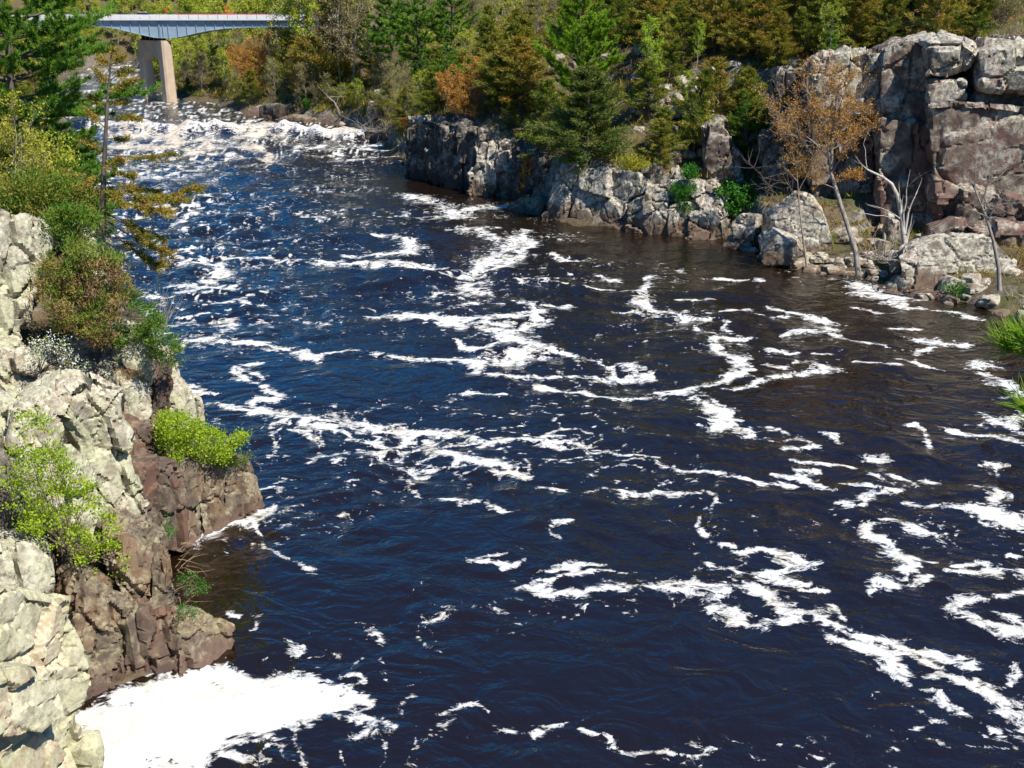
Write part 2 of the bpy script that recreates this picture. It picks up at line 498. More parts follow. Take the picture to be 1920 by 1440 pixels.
def ground(x, y):
    """height of the land (below zero: river bed)"""
    P = np.stack([np.ravel(x), np.ravel(y)], 1).astype(float)
    wob = 0.7 * gnoise2(P[:, 0] / 5.0, P[:, 1] / 5.0, 5) + 0.35 * gnoise2(P[:, 0] / 1.7, P[:, 1] / 1.7, 6)
    s, c = seg_query(P, RB, RB[:, 2:])
    near = smooth(30, 200, P[:, 1])
    s = s + wob * smooth(0, 4, s)
    led, slo, sh, sdist = c.T
    hr = led * smooth(1.8, 3.6, s) + 0.5 * smooth(0.6, 2.0, s) + slo * np.maximum(s - 3, 0) + sh * smooth(sdist - 0.8, sdist + 0.8, s)
    cap = 25 + 4 * smooth(30, 160, P[:, 1])
    hr = np.where(hr > cap, cap + (hr - cap) * 0.22, hr)
    hr = np.where(s < 0.8, np.maximum(-2.0, (s - 0.8) * 0.8), hr)
    l, _ = seg_query(P, LB)
    l = l + wob * smooth(0.5, 4, l)
    far = smooth(44, 60, P[:, 1])
    home = smooth(14, 3, np.hypot(P[:, 0], P[:, 1]))
    hl = (8.2 * smooth(2.5, 6.0, l) + 4.5 * smooth(6.5, 11, l) + 0.12 * np.maximum(l - 10, 0))
    hl = hl * (1 - far) + far * (9.5 * smooth(0.8, 5, l) + 3.2 * smooth(4, 9, l) + 0.12 * np.maximum(l - 9, 0))
    hl = hl * (1 - home) + home * 20.3 * smooth(0.9, 2.6, l)
    fall = smooth(150, 300, P[:, 1])
    hl = hl * (1 - 0.75 * fall)
    hl = np.where(l < 0.5, np.maximum(-2.0, (l - 0.5) * 0.8), hl)
    h = np.maximum(hr, hl)
    h = np.maximum(h, np.where(P[:, 1] > 520, np.minimum((P[:, 1] - 520) * 0.22, 16), -9))
    r = np.hypot(P[:, 0], P[:, 1])
    h = h + np.where(h > 0, 1, 0) * smooth(430, 760, r) * 24 + smooth(560, 640, P[:, 1]) * 12
    h = h + np.where(h > 0.2, 1, 0) * (0.45 * fbm2(P[:, 0] / 3.0, P[:, 1] / 3.0, 3, 9))
    return h.reshape(np.shape(x))

def gz(x, y):
    return float(ground(np.array([x]), np.array([y]))[0])

def on_ground(px, py, y0=20, y1=520):
    d = ray(px, py)
    Y = np.concatenate([np.arange(y0, 160, 0.25), np.arange(160, y1, 1.0)])
    P = np.array([0, 0, CAM_H])[None] + d[None] * (Y / d[1])[:, None]
    g = ground(P[:, 0], P[:, 1])
    k = np.nonzero(P[:, 2] < g)[0]
    i = k[0] if len(k) else len(Y) - 1
    return np.array([P[i, 0], P[i, 1], g[i]])

def make_ground():
    th = np.concatenate([np.radians(np.linspace(-180, -40, 46))[:-1], np.radians(np.linspace(-40, 40, 340)), np.radians(np.linspace(40, 180, 46))[1:-1]])
    dep = np.radians(np.linspace(44, 2.0, 430))
    r = np.concatenate([[0.8, 2, 3.5, 5, 7, 9, 11, 13.5, 16, 18.5, 21], np.maximum(22.5, CAM_H / np.tan(dep))])
    r = np.unique(np.concatenate([r[r < 300], np.linspace(95, 240, 110), np.geomspace(300, 1500, 45)]))
    T, R = np.meshgrid(th, r)
    X, Y = R * np.sin(T), R * np.cos(T)
    Z = ground(X, Y)
    nr, nt = X.shape
    V = np.stack([X, Y, Z], -1).reshape(-1, 3)
    V = np.vstack([V, [[0, 0, gz(0, 0)]]])
    i = np.arange(nr - 1)[:, None] * nt
    j = np.arange(nt)[None]
    j2 = (j + 1) % nt
    F = np.stack([i + j, i + nt + j, i + nt + j2, i + j2], -1).reshape(-1, 4)
    zc = V[:, 2][F].max(1)
    F = F[zc > -1.9]
    jj = np.arange(nt)
    F3 = np.stack([np.full(nt, nr * nt), jj, (jj + 1) % nt], 1)
    t = NT('ground')
    g = t.n('ShaderNodeNewGeometry')
    P = g.outputs['Position']
    a = t.noise(P, 0.30, 5, 0.62)
    b = t.noise(P, 1.7, 7, 0.66)
    f = t.noise(P, 9.0, 6, 0.7)
    nz = t.n('ShaderNodeSeparateXYZ', {0: g.outputs['True Normal']}).outputs[2]
    soil = t.mix(t.step(b, 0.35, 0.65), (0.085, 0.058, 0.034), (0.17, 0.125, 0.072))
    soil = t.mix(t.math('MULTIPLY', t.step(a, 0.48, 0.62), 0.7), soil, (0.085, 0.10, 0.028))
    rock = t.mix(t.step(b, 0.4, 0.62), (0.11, 0.088, 0.07), (0.30, 0.27, 0.215))
    k = t.step(t.math('ADD', nz, t.math('MULTIPLY', t.math('SUBTRACT', b, 0.5), 0.6)), 0.86, 0.62)
    c = t.mix(k, soil, rock)
    c = t.mix(t.math('MULTIPLY', t.step(f, 0.56, 0.7), 0.5), c, (0.05, 0.038, 0.026))
    bm = t.n('ShaderNodeBump', {'Height': t.math('ADD', b, t.math('MULTIPLY', f, 0.4)), 'Strength': 0.8, 'Distance': 0.3})
    m = t.surface(t.n('ShaderNodeBsdfPrincipled', {'Base Color': c, 'Roughness': 0.95, 'Specular IOR Level': 0.2, 'Normal': bm.outputs[0]}))
    o = link_mesh('ground', new_mesh('ground', V, [F3, F], m, None, True))
    tag(o, kind='structure')
make_ground()

# ------------------------------------------------------------------ the river and its foam
# streaks of foam on the water, surveyed from the photograph: (x, y, thickness) along each streak; strength
S = []
def st(k, *p): S.append((k, p))
st(1, (600, 491, 7), (700, 494, 8), (760, 498, 9), (832, 500, 6))
st(.9, (640, 481, 3), (720, 477, 5), (800, 470, 4))
st(.9, (765, 447, 6), (774, 462, 9), (772, 474, 9), (735, 480, 6))
st(.75, (690, 440, 4), (740, 444, 5), (768, 450, 6))
st(.62, (985, 435, 10), (960, 458, 18), (932, 478, 24), (900, 500, 22), (880, 525, 20), (890, 548, 14))
st(.8, (1000, 455, 6), (960, 490, 8), (920, 505, 9), (870, 515, 7), (800, 512, 6))
st(.55, (890, 430, 22), (930, 445, 18), (960, 470, 16), (1000, 480, 8))
st(.7, (960, 562, 7), (990, 572, 10), (1005, 588, 12), (1015, 600, 8))
st(1, (690, 593, 5), (800, 596, 7), (850, 598, 7), (930, 596, 7), (980, 592, 9), (1012, 584, 7))
st(.85, (842, 602, 12), (870, 612, 14), (910, 616, 12), (950, 622, 12), (990, 616, 10), (1020, 602, 10))
st(.8, (850, 600, 8), (890, 606, 8), (940, 607, 8), (960, 612, 8))
st(1, (905, 620, 8), (945, 632, 12), (975, 640, 14), (990, 648, 12), (982, 660, 22), (966, 674, 20), (942, 684, 12))
st(1, (992, 652, 5), (1050, 660, 7), (1092, 671, 7), (1130, 682, 5), (1150, 690, 5))
st(1, (1150, 680, 4), (1170, 681, 6), (1182, 690, 8), (1200, 696, 8))
st(1, (1172, 700, 8), (1200, 702, 16), (1226, 709, 9))
st(1, (1148, 688, 4), (1153, 700, 6), (1135, 710, 14), (1160, 707, 9))
st(.9, (860, 636, 3), (890, 657, 4), (930, 646, 3), (960, 640, 4))
st(1, (600, 670, 8), (622, 664, 5), (650, 659, 5), (690, 661, 5), (740, 667, 6), (800, 672, 8), (860, 677, 9), (905, 682, 10), (898, 692, 7), (890, 702, 6))
st(.85, (352, 640, 5), (420, 645, 10), (460, 643, 6), (505, 648, 6), (540, 656, 10), (568, 665, 16), (600, 670, 8))
st(1, (905, 706, 4), (960, 712, 5), (1020, 713, 5), (1080, 708, 3), (1130, 711, 4))
st(1, (852, 740, 5), (875, 734, 6), (900, 733, 4)); st(.9, (900, 733, 3), (960, 738, 3))
st(1, (1010, 728, 4), (1060, 733, 9), (1110, 740, 6), (1138, 742, 3))
st(1, (1148, 744, 6), (1190, 745, 6), (1228, 742, 4))
st(1, (1232, 732, 5), (1262, 736, 12), (1292, 736, 18), (1310, 728, 10), (1340, 718, 7), (1380, 701, 9), (1396, 690, 9), (1390, 677, 7), (1366, 667, 7))
st(.9, (1400, 680, 6), (1372, 668, 9), (1340, 660, 9), (1338, 645, 8), (1332, 636, 8), (1345, 632, 8), (1380, 633, 9), (1405, 629, 5))
st(.8, (1362, 605, 4), (1352, 615, 5), (1378, 625, 4))
st(.7, (1222, 520, 5), (1215, 535, 5), (1196, 552, 8), (1205, 566, 8))
st(1, (1200, 568, 8), (1225, 577, 9), (1255, 587, 12), (1290, 594, 13), (1322, 600, 8))
st(.8, (1256, 605, 6), (1275, 604, 6), (1300, 598, 8), (1318, 604, 4), (1300, 611, 4), (1315, 620, 4), (1340, 627, 3))
st(.85, (1150, 583, 3), (1250, 590, 3)); st(.85, (1270, 564, 3), (1355, 564, 3))
st(1, (1500, 680, 5), (1525, 682, 9), (1548, 689, 11), (1520, 699, 9), (1470, 706, 9), (1430, 716, 6), (1395, 727, 6), (1365, 731, 4))
st(.6, (1440, 684, 8), (1480, 690, 8), (1500, 680, 8))
st(.75, (1445, 655, 4), (1470, 663, 4), (1500, 666, 4)); st(.75, (1520, 668, 4), (1560, 667, 4))
st(1, (1472, 628, 4), (1500, 626, 6), (1530, 625, 8), (1560, 629, 6), (1620, 637, 4), (1658, 646, 3))
st(.85, (1445, 577, 4), (1500, 588, 5), (1535, 598, 7), (1552, 608, 9), (1556, 624, 7))
st(.7, (1320, 586, 3), (1390, 584, 4), (1405, 580, 5), (1440, 590, 4), (1475, 593, 4))
st(.85, (1302, 746, 4), (1312, 758, 8), (1328, 770, 12), (1345, 776, 6)); st(.8, (1320, 745, 4), (1345, 762, 5))
st(1, (1350, 768, 8), (1356, 785, 16), (1362, 800, 24), (1390, 808, 22), (1420, 816, 13), (1452, 820, 7))
st(.9, (1398, 794, 6), (1430, 798, 7), (1470, 810, 5)); st(.6, (1450, 822, 10), (1500, 820, 18), (1540, 838, 12), (1480, 842, 12))
st(1, (1245, 866, 6), (1275, 874, 8), (1305, 880, 8), (1330, 886, 6), (1360, 894, 6), (1400, 897, 5), (1440, 903, 7), (1470, 906, 5))
st(.85, (1000, 827, 8), (1040, 825, 5), (1090, 830, 9), (1118, 842, 12), (1160, 854, 8), (1212, 857, 5), (1240, 860, 4))
st(.9, (902, 834, 6), (930, 827, 7), (990, 828, 4), (1030, 832, 6), (1062, 837, 4))
st(1, (578, 796, 9), (605, 800, 8), (640, 796, 9), (680, 800, 12), (720, 808, 16), (765, 816, 16))
st(.85, (765, 814, 14), (800, 809, 12), (850, 812, 16), (880, 822, 12), (880, 832, 8))
st(1, (802, 838, 7), (830, 837, 9), (850, 834, 6)); st(1, (802, 841, 6), (840, 850, 8), (880, 857, 12), (920, 866, 14), (950, 872, 14))
st(.9, (935, 885, 8), (965, 887, 9), (995, 900, 5)); st(.75, (1015, 915, 5), (1055, 920, 6))
st(.9, (410, 755, 7), (440, 768, 10), (470, 773, 7)); st(.8, (470, 772, 8), (510, 778, 12), (545, 782, 12), (590, 789, 6), (620, 792, 4))
st(.85, (440, 692, 5), (438, 705, 8), (458, 718, 6), (490, 721, 8), (520, 733, 11), (530, 742, 10), (510, 752, 9), (478, 746, 8), (472, 760, 8), (480, 772, 8))
st(.6, (440, 690, 8), (480, 705, 8), (490, 715, 6)); st(.7, (455, 685, 5), (490, 686, 8), (500, 680, 4))
st(.9, (350, 727, 8), (385, 736, 8), (402, 738, 4)); st(.9, (548, 808, 4), (590, 812, 5))
st(.6, (640, 820, 8), (670, 824, 10), (710, 832, 10), (740, 838, 12))
st(.55, (745, 842, 12), (765, 860, 26), (785, 880, 18)); st(.6, (765, 895, 8), (768, 908, 12), (790, 920, 10), (830, 933, 10), (870, 944, 14), (930, 955, 12), (970, 962, 8))
st(.75, (1015, 972, 8), (1045, 980, 18), (1066, 990, 14), (1040, 993, 10)); st(.6, (1025, 1000, 8), (1030, 1008, 8), (1050, 1014, 4))
st(.85, (1118, 924, 6), (1160, 922, 9), (1230, 925, 6)); st(.6, (1230, 925, 5), (1310, 922, 5))
st(.75, (895, 1046, 6), (930, 1054, 8), (950, 1060, 8), (940, 1072, 8), (970, 1058, 5)); st(.5, (900, 1045, 8), (960, 1035, 8))
st(1, (968, 1095, 10), (995, 1096, 22), (1028, 1098, 12)); st(.9, (1012, 1105, 8), (1050, 1111, 10), (1090, 1116, 14), (1130, 1118, 12))
st(.95, (1142, 1113, 20), (1165, 1112, 26), (1190, 1112, 18), (1230, 1106, 18), (1275, 1104, 26), (1310, 1102, 30), (1345, 1100, 26))
st(.8, (1030, 1065, 8), (1052, 1063, 12), (1080, 1068, 6)); st(.8, (1070, 1064, 8), (1090, 1060, 14), (1130, 1063, 10), (1150, 1062, 8)); st(.7, (1000, 1082, 8), (1060, 1078, 6), (1140, 1077, 8), (1200, 1075, 6))
st(.65, (1318, 924, 8), (1338, 935, 10), (1328, 945, 6)); st(.55, (1318, 960, 6), (1318, 985, 6)); st(.8, (1328, 990, 8), (1334, 1003, 10)); st(.9, (1345, 1014, 8), (1365, 1020, 8))
st(.9, (1376, 1032, 6), (1420, 1034, 8), (1450, 1040, 10), (1485, 1050, 16), (1505, 1062, 14), (1528, 1059, 6))
st(.85, (1440, 1070, 14), (1465, 1070, 14), (1475, 1062, 8)); st(.95, (1412, 1086, 8), (1450, 1090, 16), (1490, 1094, 22), (1520, 1092, 8)); st(.9, (1505, 1108, 8), (1535, 1110, 14), (1552, 1107, 6))
st(.7, (1322, 1066, 5), (1360, 1068, 7), (1372, 1078, 5), (1420, 1080, 4))
st(.9, (1345, 1098, 22), (1400, 1102, 22), (1440, 1118, 22), (1470, 1138, 26), (1520, 1155, 20), (1580, 1168, 16))
st(.85, (1280, 1112, 24), (1320, 1118, 20), (1350, 1118, 16)); st(.9, (1345, 1140, 22), (1365, 1152, 22), (1395, 1166, 8), (1432, 1169, 4)); st(.85, (1468, 1166, 10), (1510, 1168, 12))
st(.8, (1540, 1160, 10), (1600, 1182, 16), (1640, 1194, 16), (1700, 1214, 14), (1760, 1234, 16), (1815, 1249, 9)); st(.6, (1560, 1138, 10), (1590, 1152, 10))
st(.9, (1570, 1198, 8), (1600, 1208, 16), (1640, 1220, 16), (1668, 1232, 12)); st(.95, (1660, 1240, 14), (1690, 1262, 16), (1722, 1288, 12)); st(.85, (1735, 1300, 8), (1750, 1308, 8)); st(1, (1760, 1318, 10), (1780, 1328, 14), (1796, 1335, 10))
st(.9, (1806, 1345, 10), (1830, 1355, 14), (1870, 1370, 10)); st(.85, (1660, 1226, 14), (1700, 1228, 18), (1740, 1245, 14), (1760, 1258, 12))
st(.95, (1740, 1270, 6), (1800, 1278, 14), (1840, 1290, 22), (1880, 1312, 30), (1925, 1345, 34)); st(.7, (1830, 1270, 8), (1880, 1280, 8), (1925, 1255, 10))
st(.95, (1930, 1104, 8), (1890, 1113, 8), (1850, 1128, 9), (1815, 1124, 12), (1795, 1122, 10)); st(.95, (1790, 1122, 10), (1785, 1142, 14), (1802, 1158, 14), (1840, 1174, 14), (1880, 1184, 16), (1930, 1186, 14)); st(.9, (1882, 1157, 5), (1918, 1162, 7), (1930, 1172, 8))
st(1, (1790, 1072, 7), (1850, 1072, 11), (1925, 1074, 8)); st(1, (1788, 1050, 5), (1820, 1049, 10), (1840, 1053, 6)); st(.85, (1900, 1043, 7), (1925, 1048, 6))
st(1, (1622, 1112, 6), (1655, 1102, 14), (1690, 1094, 14), (1735, 1087, 6)); st(.9, (1684, 1078, 10), (1700, 1062, 14)); st(.95, (1715, 1065, 10), (1690, 1042, 20), (1668, 1018, 14), (1640, 998, 12), (1628, 982, 7))
st(.95, (1640, 976, 6), (1690, 984, 10), (1725, 996, 18), (1755, 1003, 8)); st(.85, (1696, 1036, 5), (1750, 1047, 5))
st(.9, (1690, 948, 6), (1750, 948, 10), (1800, 954, 14), (1845, 962, 20), (1880, 972, 24), (1930, 978, 20)); st(.7, (1825, 912, 8), (1850, 920, 16), (1880, 930, 14), (1850, 945, 16)); st(.65, (1900, 930, 12), (1890, 945, 10))
st(.95, (1565, 942, 10), (1600, 942, 10), (1630, 938, 10)); st(.95, (1615, 935, 10), (1650, 925, 12), (1680, 915, 10), (1640, 910, 8), (1600, 909, 6))
st(.85, (1452, 890, 5), (1490, 895, 8), (1530, 908, 9), (1565, 920, 5)); st(.85, (1478, 862, 8), (1520, 866, 10), (1560, 868, 8), (1600, 878, 6), (1640, 890, 6), (1680, 900, 6)); st(.6, (1660, 885, 12), (1700, 898, 16), (1750, 905, 12)); st(.8, (1495, 888, 8), (1530, 885, 8))
st(.85, (1620, 855, 5), (1660, 858, 5)); st(.9, (1565, 815, 5), (1578, 828, 5)); st(.7, (1700, 798, 5), (1730, 795, 6), (1725, 815, 8), (1735, 835, 8))
st(1, (1595, 530, 6), (1632, 541, 18), (1655, 550, 18), (1680, 560, 14), (1690, 572, 8)); st(.8, (1600, 579, 4), (1650, 587, 5)); st(.8, (1680, 572, 5), (1740, 580, 5), (1800, 590, 5), (1830, 600, 5))
st(.95, (1718, 637, 6), (1760, 641, 9), (1800, 646, 8)); st(.95, (1722, 665, 6), (1738, 657, 9), (1750, 650, 6)); st(.8, (1695, 675, 5), (1730, 690, 5), (1770, 693, 4)); st(.8, (1610, 678, 4), (1690, 690, 4)); st(.8, (1680, 617, 5), (1720, 618, 5))
st(.75, (1826, 690, 10), (1846, 680, 14), (1880, 690, 8)); st(.7, (1835, 700, 10), (1880, 716, 16), (1905, 730, 18), (1890, 745, 10)); st(.95, (1790, 806, 8), (1830, 814, 9), (1880, 821, 9), (1915, 828, 6)); st(.75, (1838, 776, 8), (1860, 788, 16), (1900, 800, 16), (1915, 770, 12)); st(.65, (1850, 870, 8), (1875, 868, 14), (1885, 885, 8))
st(1, (330, 1018, 10), (352, 1014, 22), (385, 1006, 20), (415, 990, 14), (450, 982, 20), (490, 965, 22), (512, 955, 10))
st(.6, (470, 985, 10), (490, 1005, 8), (490, 1030, 12), (540, 1050, 10), (580, 1068, 10))
st(1, (880, 393, 6), (910, 389, 8), (945, 389, 9)); st(1, (698, 274, 5), (722, 273, 7)); st(1, (655, 304, 4), (672, 302, 5)); st(.9, (820, 405, 5), (870, 400, 6), (890, 395, 5)); st(.6, (760, 365, 10), (830, 385, 12), (860, 410, 10))
st(.8, (320, 490, 5), (350, 498, 6), (410, 505, 8)); st(.85, (425, 487, 4), (500, 484, 4), (550, 487, 3)); st(.9, (422, 503, 10), (412, 516, 14), (392, 528, 10)); st(.7, (330, 540, 8), (370, 545, 8), (415, 540, 8)); st(.8, (340, 552, 6), (380, 548, 6))
st(.75, (440, 598, 8), (436, 612, 12), (420, 625, 10), (400, 632, 12), (372, 640, 8)); st(.7, (345, 600, 6), (420, 605, 6)); st(.75, (1060, 487, 4), (1090, 490, 5)); st(.75, (985, 525, 4), (1060, 532, 4))
st(.7, (1025, 478, 5), (1062, 487, 6)); st(.7, (1125, 518, 4), (1145, 524, 5)); st(.75, (1100, 540, 4), (1200, 545, 3)); st(.85, (1010, 570, 5), (1085, 577, 4)); st(.8, (1345, 520, 4), (1430, 528, 4)); st(.55, (1260, 505, 10), (1290, 512, 8))
st(.6, (820, 1342, 8), (870, 1338, 10), (905, 1338, 12), (925, 1342, 6)); st(.5, (1030, 1370, 14), (1060, 1360, 18), (1100, 1358, 14)); st(.65, (1095, 1370, 14), (1130, 1378, 14), (1160, 1390, 10)); st(.5, (1160, 1395, 10), (1220, 1412, 10), (1300, 1428, 10)); st(.5, (920, 1370, 8), (960, 1372, 8), (1020, 1370, 6))
st(.45, (545, 1200, 14), (560, 1225, 16)); st(.5, (460, 1165, 12), (480, 1180, 8)); st(.45, (430, 1145, 12), (470, 1160, 12)); st(.4, (660, 1170, 8), (715, 1205, 10)); st(.5, (560, 1255, 10), (640, 1268, 14), (690, 1280, 10))
FOAM_PATCH = [(130, 1345), (230, 1295), (310, 1268), (345, 1251), (440, 1243), (480, 1266), (520, 1258), (600, 1270), (690, 1297), (705, 1318), (660, 1320), (600, 1345), (500, 1365), (430, 1381), (405, 1412), (372, 1460), (120, 1480)]
FOAM_TAIL = [(600, 1330), (690, 1338), (738, 1360), (720, 1380), (690, 1384), (650, 1392), (640, 1385), (690, 1365), (640, 1342)]
FOAM_TAIL2 = [(420, 1380), (500, 1362), (470, 1385), (430, 1400), (440, 1412), (500, 1428), (520, 1440), (470, 1436), (410, 1420)]

def in_poly(X, Y, poly):
    r = np.zeros(X.shape, bool)
    n = len(poly)
    for i in range(n):
        (x0, y0), (x1, y1) = poly[i], poly[(i + 1) % n]
        c = ((y0 > Y) != (y1 > Y)) & (X < (x1 - x0) * (Y - y0) / (y1 - y0 + 1e-12) + x0)
        r ^= c
    return r

def poly_dist(X, Y, poly):
    P = np.stack([X.ravel(), Y.ravel()], 1)
    L = np.array(list(poly) + [poly[0]], float)
    d, _ = seg_query(P, L)
    d = np.abs(d).reshape(X.shape)
    return np.where(in_poly(X, Y, poly), d, -d)

def make_river():
    th = np.radians(np.linspace(-42, 42, 780))
    dep = np.radians(np.linspace(45, 2.6, 600))
    r = np.concatenate([[3, 6, 9, 12, 15, 18, 20.5], CAM_H / np.tan(dep), np.geomspace(500, 760, 26)])
    T, R = np.meshgrid(th, r)
    X, Y = R * np.sin(T), R * np.cos(T)
    x, y, rr = X.ravel(), Y.ravel(), R.ravel()
    # how rough the river is, by reach
    rough = 0.85 + 1.05 * smooth(55, 120, y)
    sR, _ = seg_query(np.stack([x, y], 1), RB[:, :2])
    rough *= 1 - 0.6 * smooth(-34, -6, sR) * (y < 150)
    px, py, _ = project(np.stack([x, y, np.zeros_like(x)], 1))
    dr = rr ** 2 / CAM_H * 0.00117 + 0.02
    wx = x + 1.6 * gnoise2(x / 9, y / 9, 40)
    wy = y + 1.6 * gnoise2(x / 9, y / 9, 41)
    z = np.zeros_like(x)
    for wl_, am, sd0, ax in [(9.0, 0.22, 50, 0.8), (4.4, 0.24, 51, 0.75), (2.1, 0.20, 52, 0.7), (1.0, 0.10, 53, 0.75), (0.5, 0.028, 54, 0.8)]:
        fade = smooth(wl_ * 0.75, wl_ * 0.3, dr)
        n = gnoise2(wx / wl_ * ax, wy / wl_, sd0)
        n = n - 0.7 * np.abs(gnoise2(wx / wl_ * ax + 7, wy / wl_ + 3, sd0 + 20)) + 0.2
        z += am * n * fade
    patch = smooth(-0.35, 0.45, fbm2(x / 13, y / 13, 2, 45) + 0.25 * smooth(50, 110, y))
    calm = np.ones_like(x)
    for cx, cy, ra, rb in [(1230, 1275, 9.0, 3.6), (870, 985, 4.0, 3.0), (640, 700, 9, 7), (1580, 740, 7, 6), (1450, 720, 6, 5), (560, 1120, 5, 4)]:
        c = on_water(cx, cy)
        d = np.hypot((x - c[0]) / ra, (y - c[1]) / rb) + 0.25 * gnoise2(x / 3, y / 3, 46)
        calm *= 0.12 + 0.88 * smooth(0.75, 1.15, d)
    chop = (0.35 + 0.75 * patch) * calm
    z *= rough * chop
    # boils: slow smooth rings where the current wells up
    for bx, by, br, ba in [(870, 985, 3.0, 0.06), (700, 630, 5.0, 0.09), (1000, 1290, 3.4, 0.05), (1250, 1270, 3.6, 0.05), (860, 615, 4, 0.07), (660, 720, 4, .06)]:
        c = on_water(bx, by)
        d = np.hypot(x - c[0], y - c[1]) / br
        z += ba * np.exp(-d ** 2) - ba * 0.7 * np.exp(-((d - 1.3) / 0.22) ** 2)
        z = np.where(d < 1, z * (0.35 + 0.65 * d ** 2), z)
    # the rapid: a broken standing wave across the river, boulders under it
    crest = np.array([W(150, 240), W(230, 240), W(300, 246), W(370, 250), (W(430, 249)), W(500, 246), W(560, 248), W(620, 254), W(668, 258)])
    dc, _ = seg_query(np.stack([x, y], 1), crest)
    along = gnoise2(x / 7, y / 30, 60)
    z += (1.6 + 0.9 * along + 0.7 * gnoise2(x / 2.5, y / 8, 61)) * np.exp(-(dc / 3.0) ** 2) * (y > 170)
    turb = smooth(60, 6, np.abs(y - 197)) * smooth(150, 240, y + 60) * (y < 226) * smooth(-4, -30, x + 0)
    lump = fbm2(x / 4.0, y / 7.0, 3, 62)
    z += 0.65 * turb * np.maximum(lump, -0.2)
    for bx, by, br, ba in [(418, 246, 2.2, 1.3), (500, 240, 4.0, 1.2), (258, 242, 3, .8)]:
        c = on_water(bx, by)
        z += ba * np.exp(-((x - c[0]) / br) ** 2 - ((y - c[1]) / 4) ** 2)
    # foam
    F = np.full(x.shape, -1.0)
    # the eye follows streaks that the current has drawn out; wander keeps their edges ragged
    fx = x + 0.55 * gnoise2(x / 2.6, y / 2.6, 70) + 0.22 * gnoise2(x / 0.9, y / 0.9, 71)
    fy = y + 0.55 * gnoise2(x / 2.6, y / 2.6, 72) + 0.22 * gnoise2(x / 0.9, y / 0.9, 73)
    for k, pts in S:
        Q = np.array([W(p[0], p[1]) for p in pts])
        hw = np.array([max(0.16, 0.34 * p[2] * (np.hypot(*on_water(p[0], p[1])[:2]) ** 2 + CAM_H ** 2) / CAM_H / FPX) for p in pts])
        mg = hw.max() * 4.0 + 2.5
        sel = np.nonzero((x > Q[:, 0].min() - mg) & (x < Q[:, 0].max() + mg) & (y > Q[:, 1].min() - mg) & (y < Q[:, 1].max() + mg))[0]
        if not len(sel): continue
        d, w = seg_query(np.stack([fx[sel], fy[sel]], 1), Q, hw[:, None])
        u = np.abs(d) / w[:, 0]
        e = k + 0.16 - 0.52 * np.minimum(u, 1) - 0.38 * np.maximum(u - 1, 0) ** 0.8
        gap = 0.46 * fbm2(x[sel] / 1.2, y[sel] / 1.2, 3, 75) + 0.28 * gnoise2(x[sel] / 4.0, y[sel] / 4.0, 76)
        F[sel] = np.maximum(F[sel], np.minimum(e, 0.86) + gap)
    fpx, fpy, _ = project(np.stack([x + 0.5 * (fx - x), y + 0.5 * (fy - y), np.zeros_like(x)], 1))
    sel = np.nonzero((y < 46) & (x < 2))[0]
    F[sel] = np.maximum(F[sel], np.clip(poly_dist(fpx[sel], fpy[sel], FOAM_PATCH) / 18 + 0.62, -1, 1.2) + np.where(poly_dist(fpx[sel], fpy[sel], FOAM_PATCH) > 40, 0.25, 0))
    for pl in (FOAM_TAIL, FOAM_TAIL2):
        F[sel] = np.maximum(F[sel], np.clip(poly_dist(fpx[sel], fpy[sel], pl) / 16 + 0.45, -1, 0.6))
    # thin drifting lines everywhere, thicker below the rapid
    dens = 0.40 + 0.32 * smooth(50, 110, y) - 0.40 * smooth(-44, -14, sR) * (y < 170) - 0.02 * smooth(48, 32, y) + 0.10 * smooth(70, 45, y) * smooth(14, 0, x) - 0.25 * (1 - calm)
    qx = x + 2.5 * gnoise2(x / 11, y / 11, 80)
    qy = y + 2.5 * gnoise2(x / 11, y / 11, 81)
    n1 = fbm2(qx / 7.5, qy / 6.0, 3, 82)
    n2 = fbm2(qx / 3.2, qy / 2.6, 3, 83)
    lines = np.maximum(1 - np.abs(n1) / 0.075, 0.9 * (1 - np.abs(n2) / 0.07))
    m = smooth(-0.25, 0.6, fbm2(x / 16, y / 16, 2, 84) + (dens - 0.45) * 1.6)
    m = m * calm * (0.8 + 0.2 * smooth(40, 80, y))
    F = np.maximum(F, np.where(m > 0.02, 1.0 * lines * m - 0.10 + 0.16 * dens + 0.10 * smooth(60, 110, y), -1))
    F = np.maximum(F, -0.55 + 0.55 * smooth(40, 95, y) - 0.5 * smooth(-40, -14, sR) * (y < 170) + 0.12 * fbm2(x / 6, y / 6, 2, 87))
    # white water of the rapid and the tail below it
    n3 = fbm2(x / 5.0, y / 9.0, 4, 85)
    n4 = fbm2(x / 2.2, y / 5.0, 3, 86)
    zone = poly_dist(px, py, [(190, 240), (300, 238), (370, 244), (430, 232), (500, 230), (560, 240), (620, 246), (668, 250), (668, 262), (600, 264), (520, 262), (500, 276), (520, 300), (470, 312), (400, 300), (340, 300), (300, 312), (230, 305), (190, 290)])
    far_ok = (y > 120) & (y < 260)
    F = np.where(far_ok, np.maximum(F, np.clip(zone / 9.0, -1, 1.0) * 0.55 + -0.14 + 0.95 * n3 + 0.65 * n4), F)
    core = np.exp(-(dc / 3.6) ** 2) * (1 + 0.2 * along)
    F = np.where(far_ok & (px > 180) & (px < 690), np.maximum(F, core * 1.0 - 0.05 + 0.45 * n4 + .25 * n3), F)
    tail = smooth(100, 165, y) * smooth(215, 190, y) * smooth(-20, -45, x + 0.1 * (y - 120))
    F = np.maximum(F, np.where(tail > 0.03, tail * (0.14 + 0.65 * n3 + 0.5 * n4) - (1 - tail) * 0.4, -1))
    up = smooth(225, 300, y)
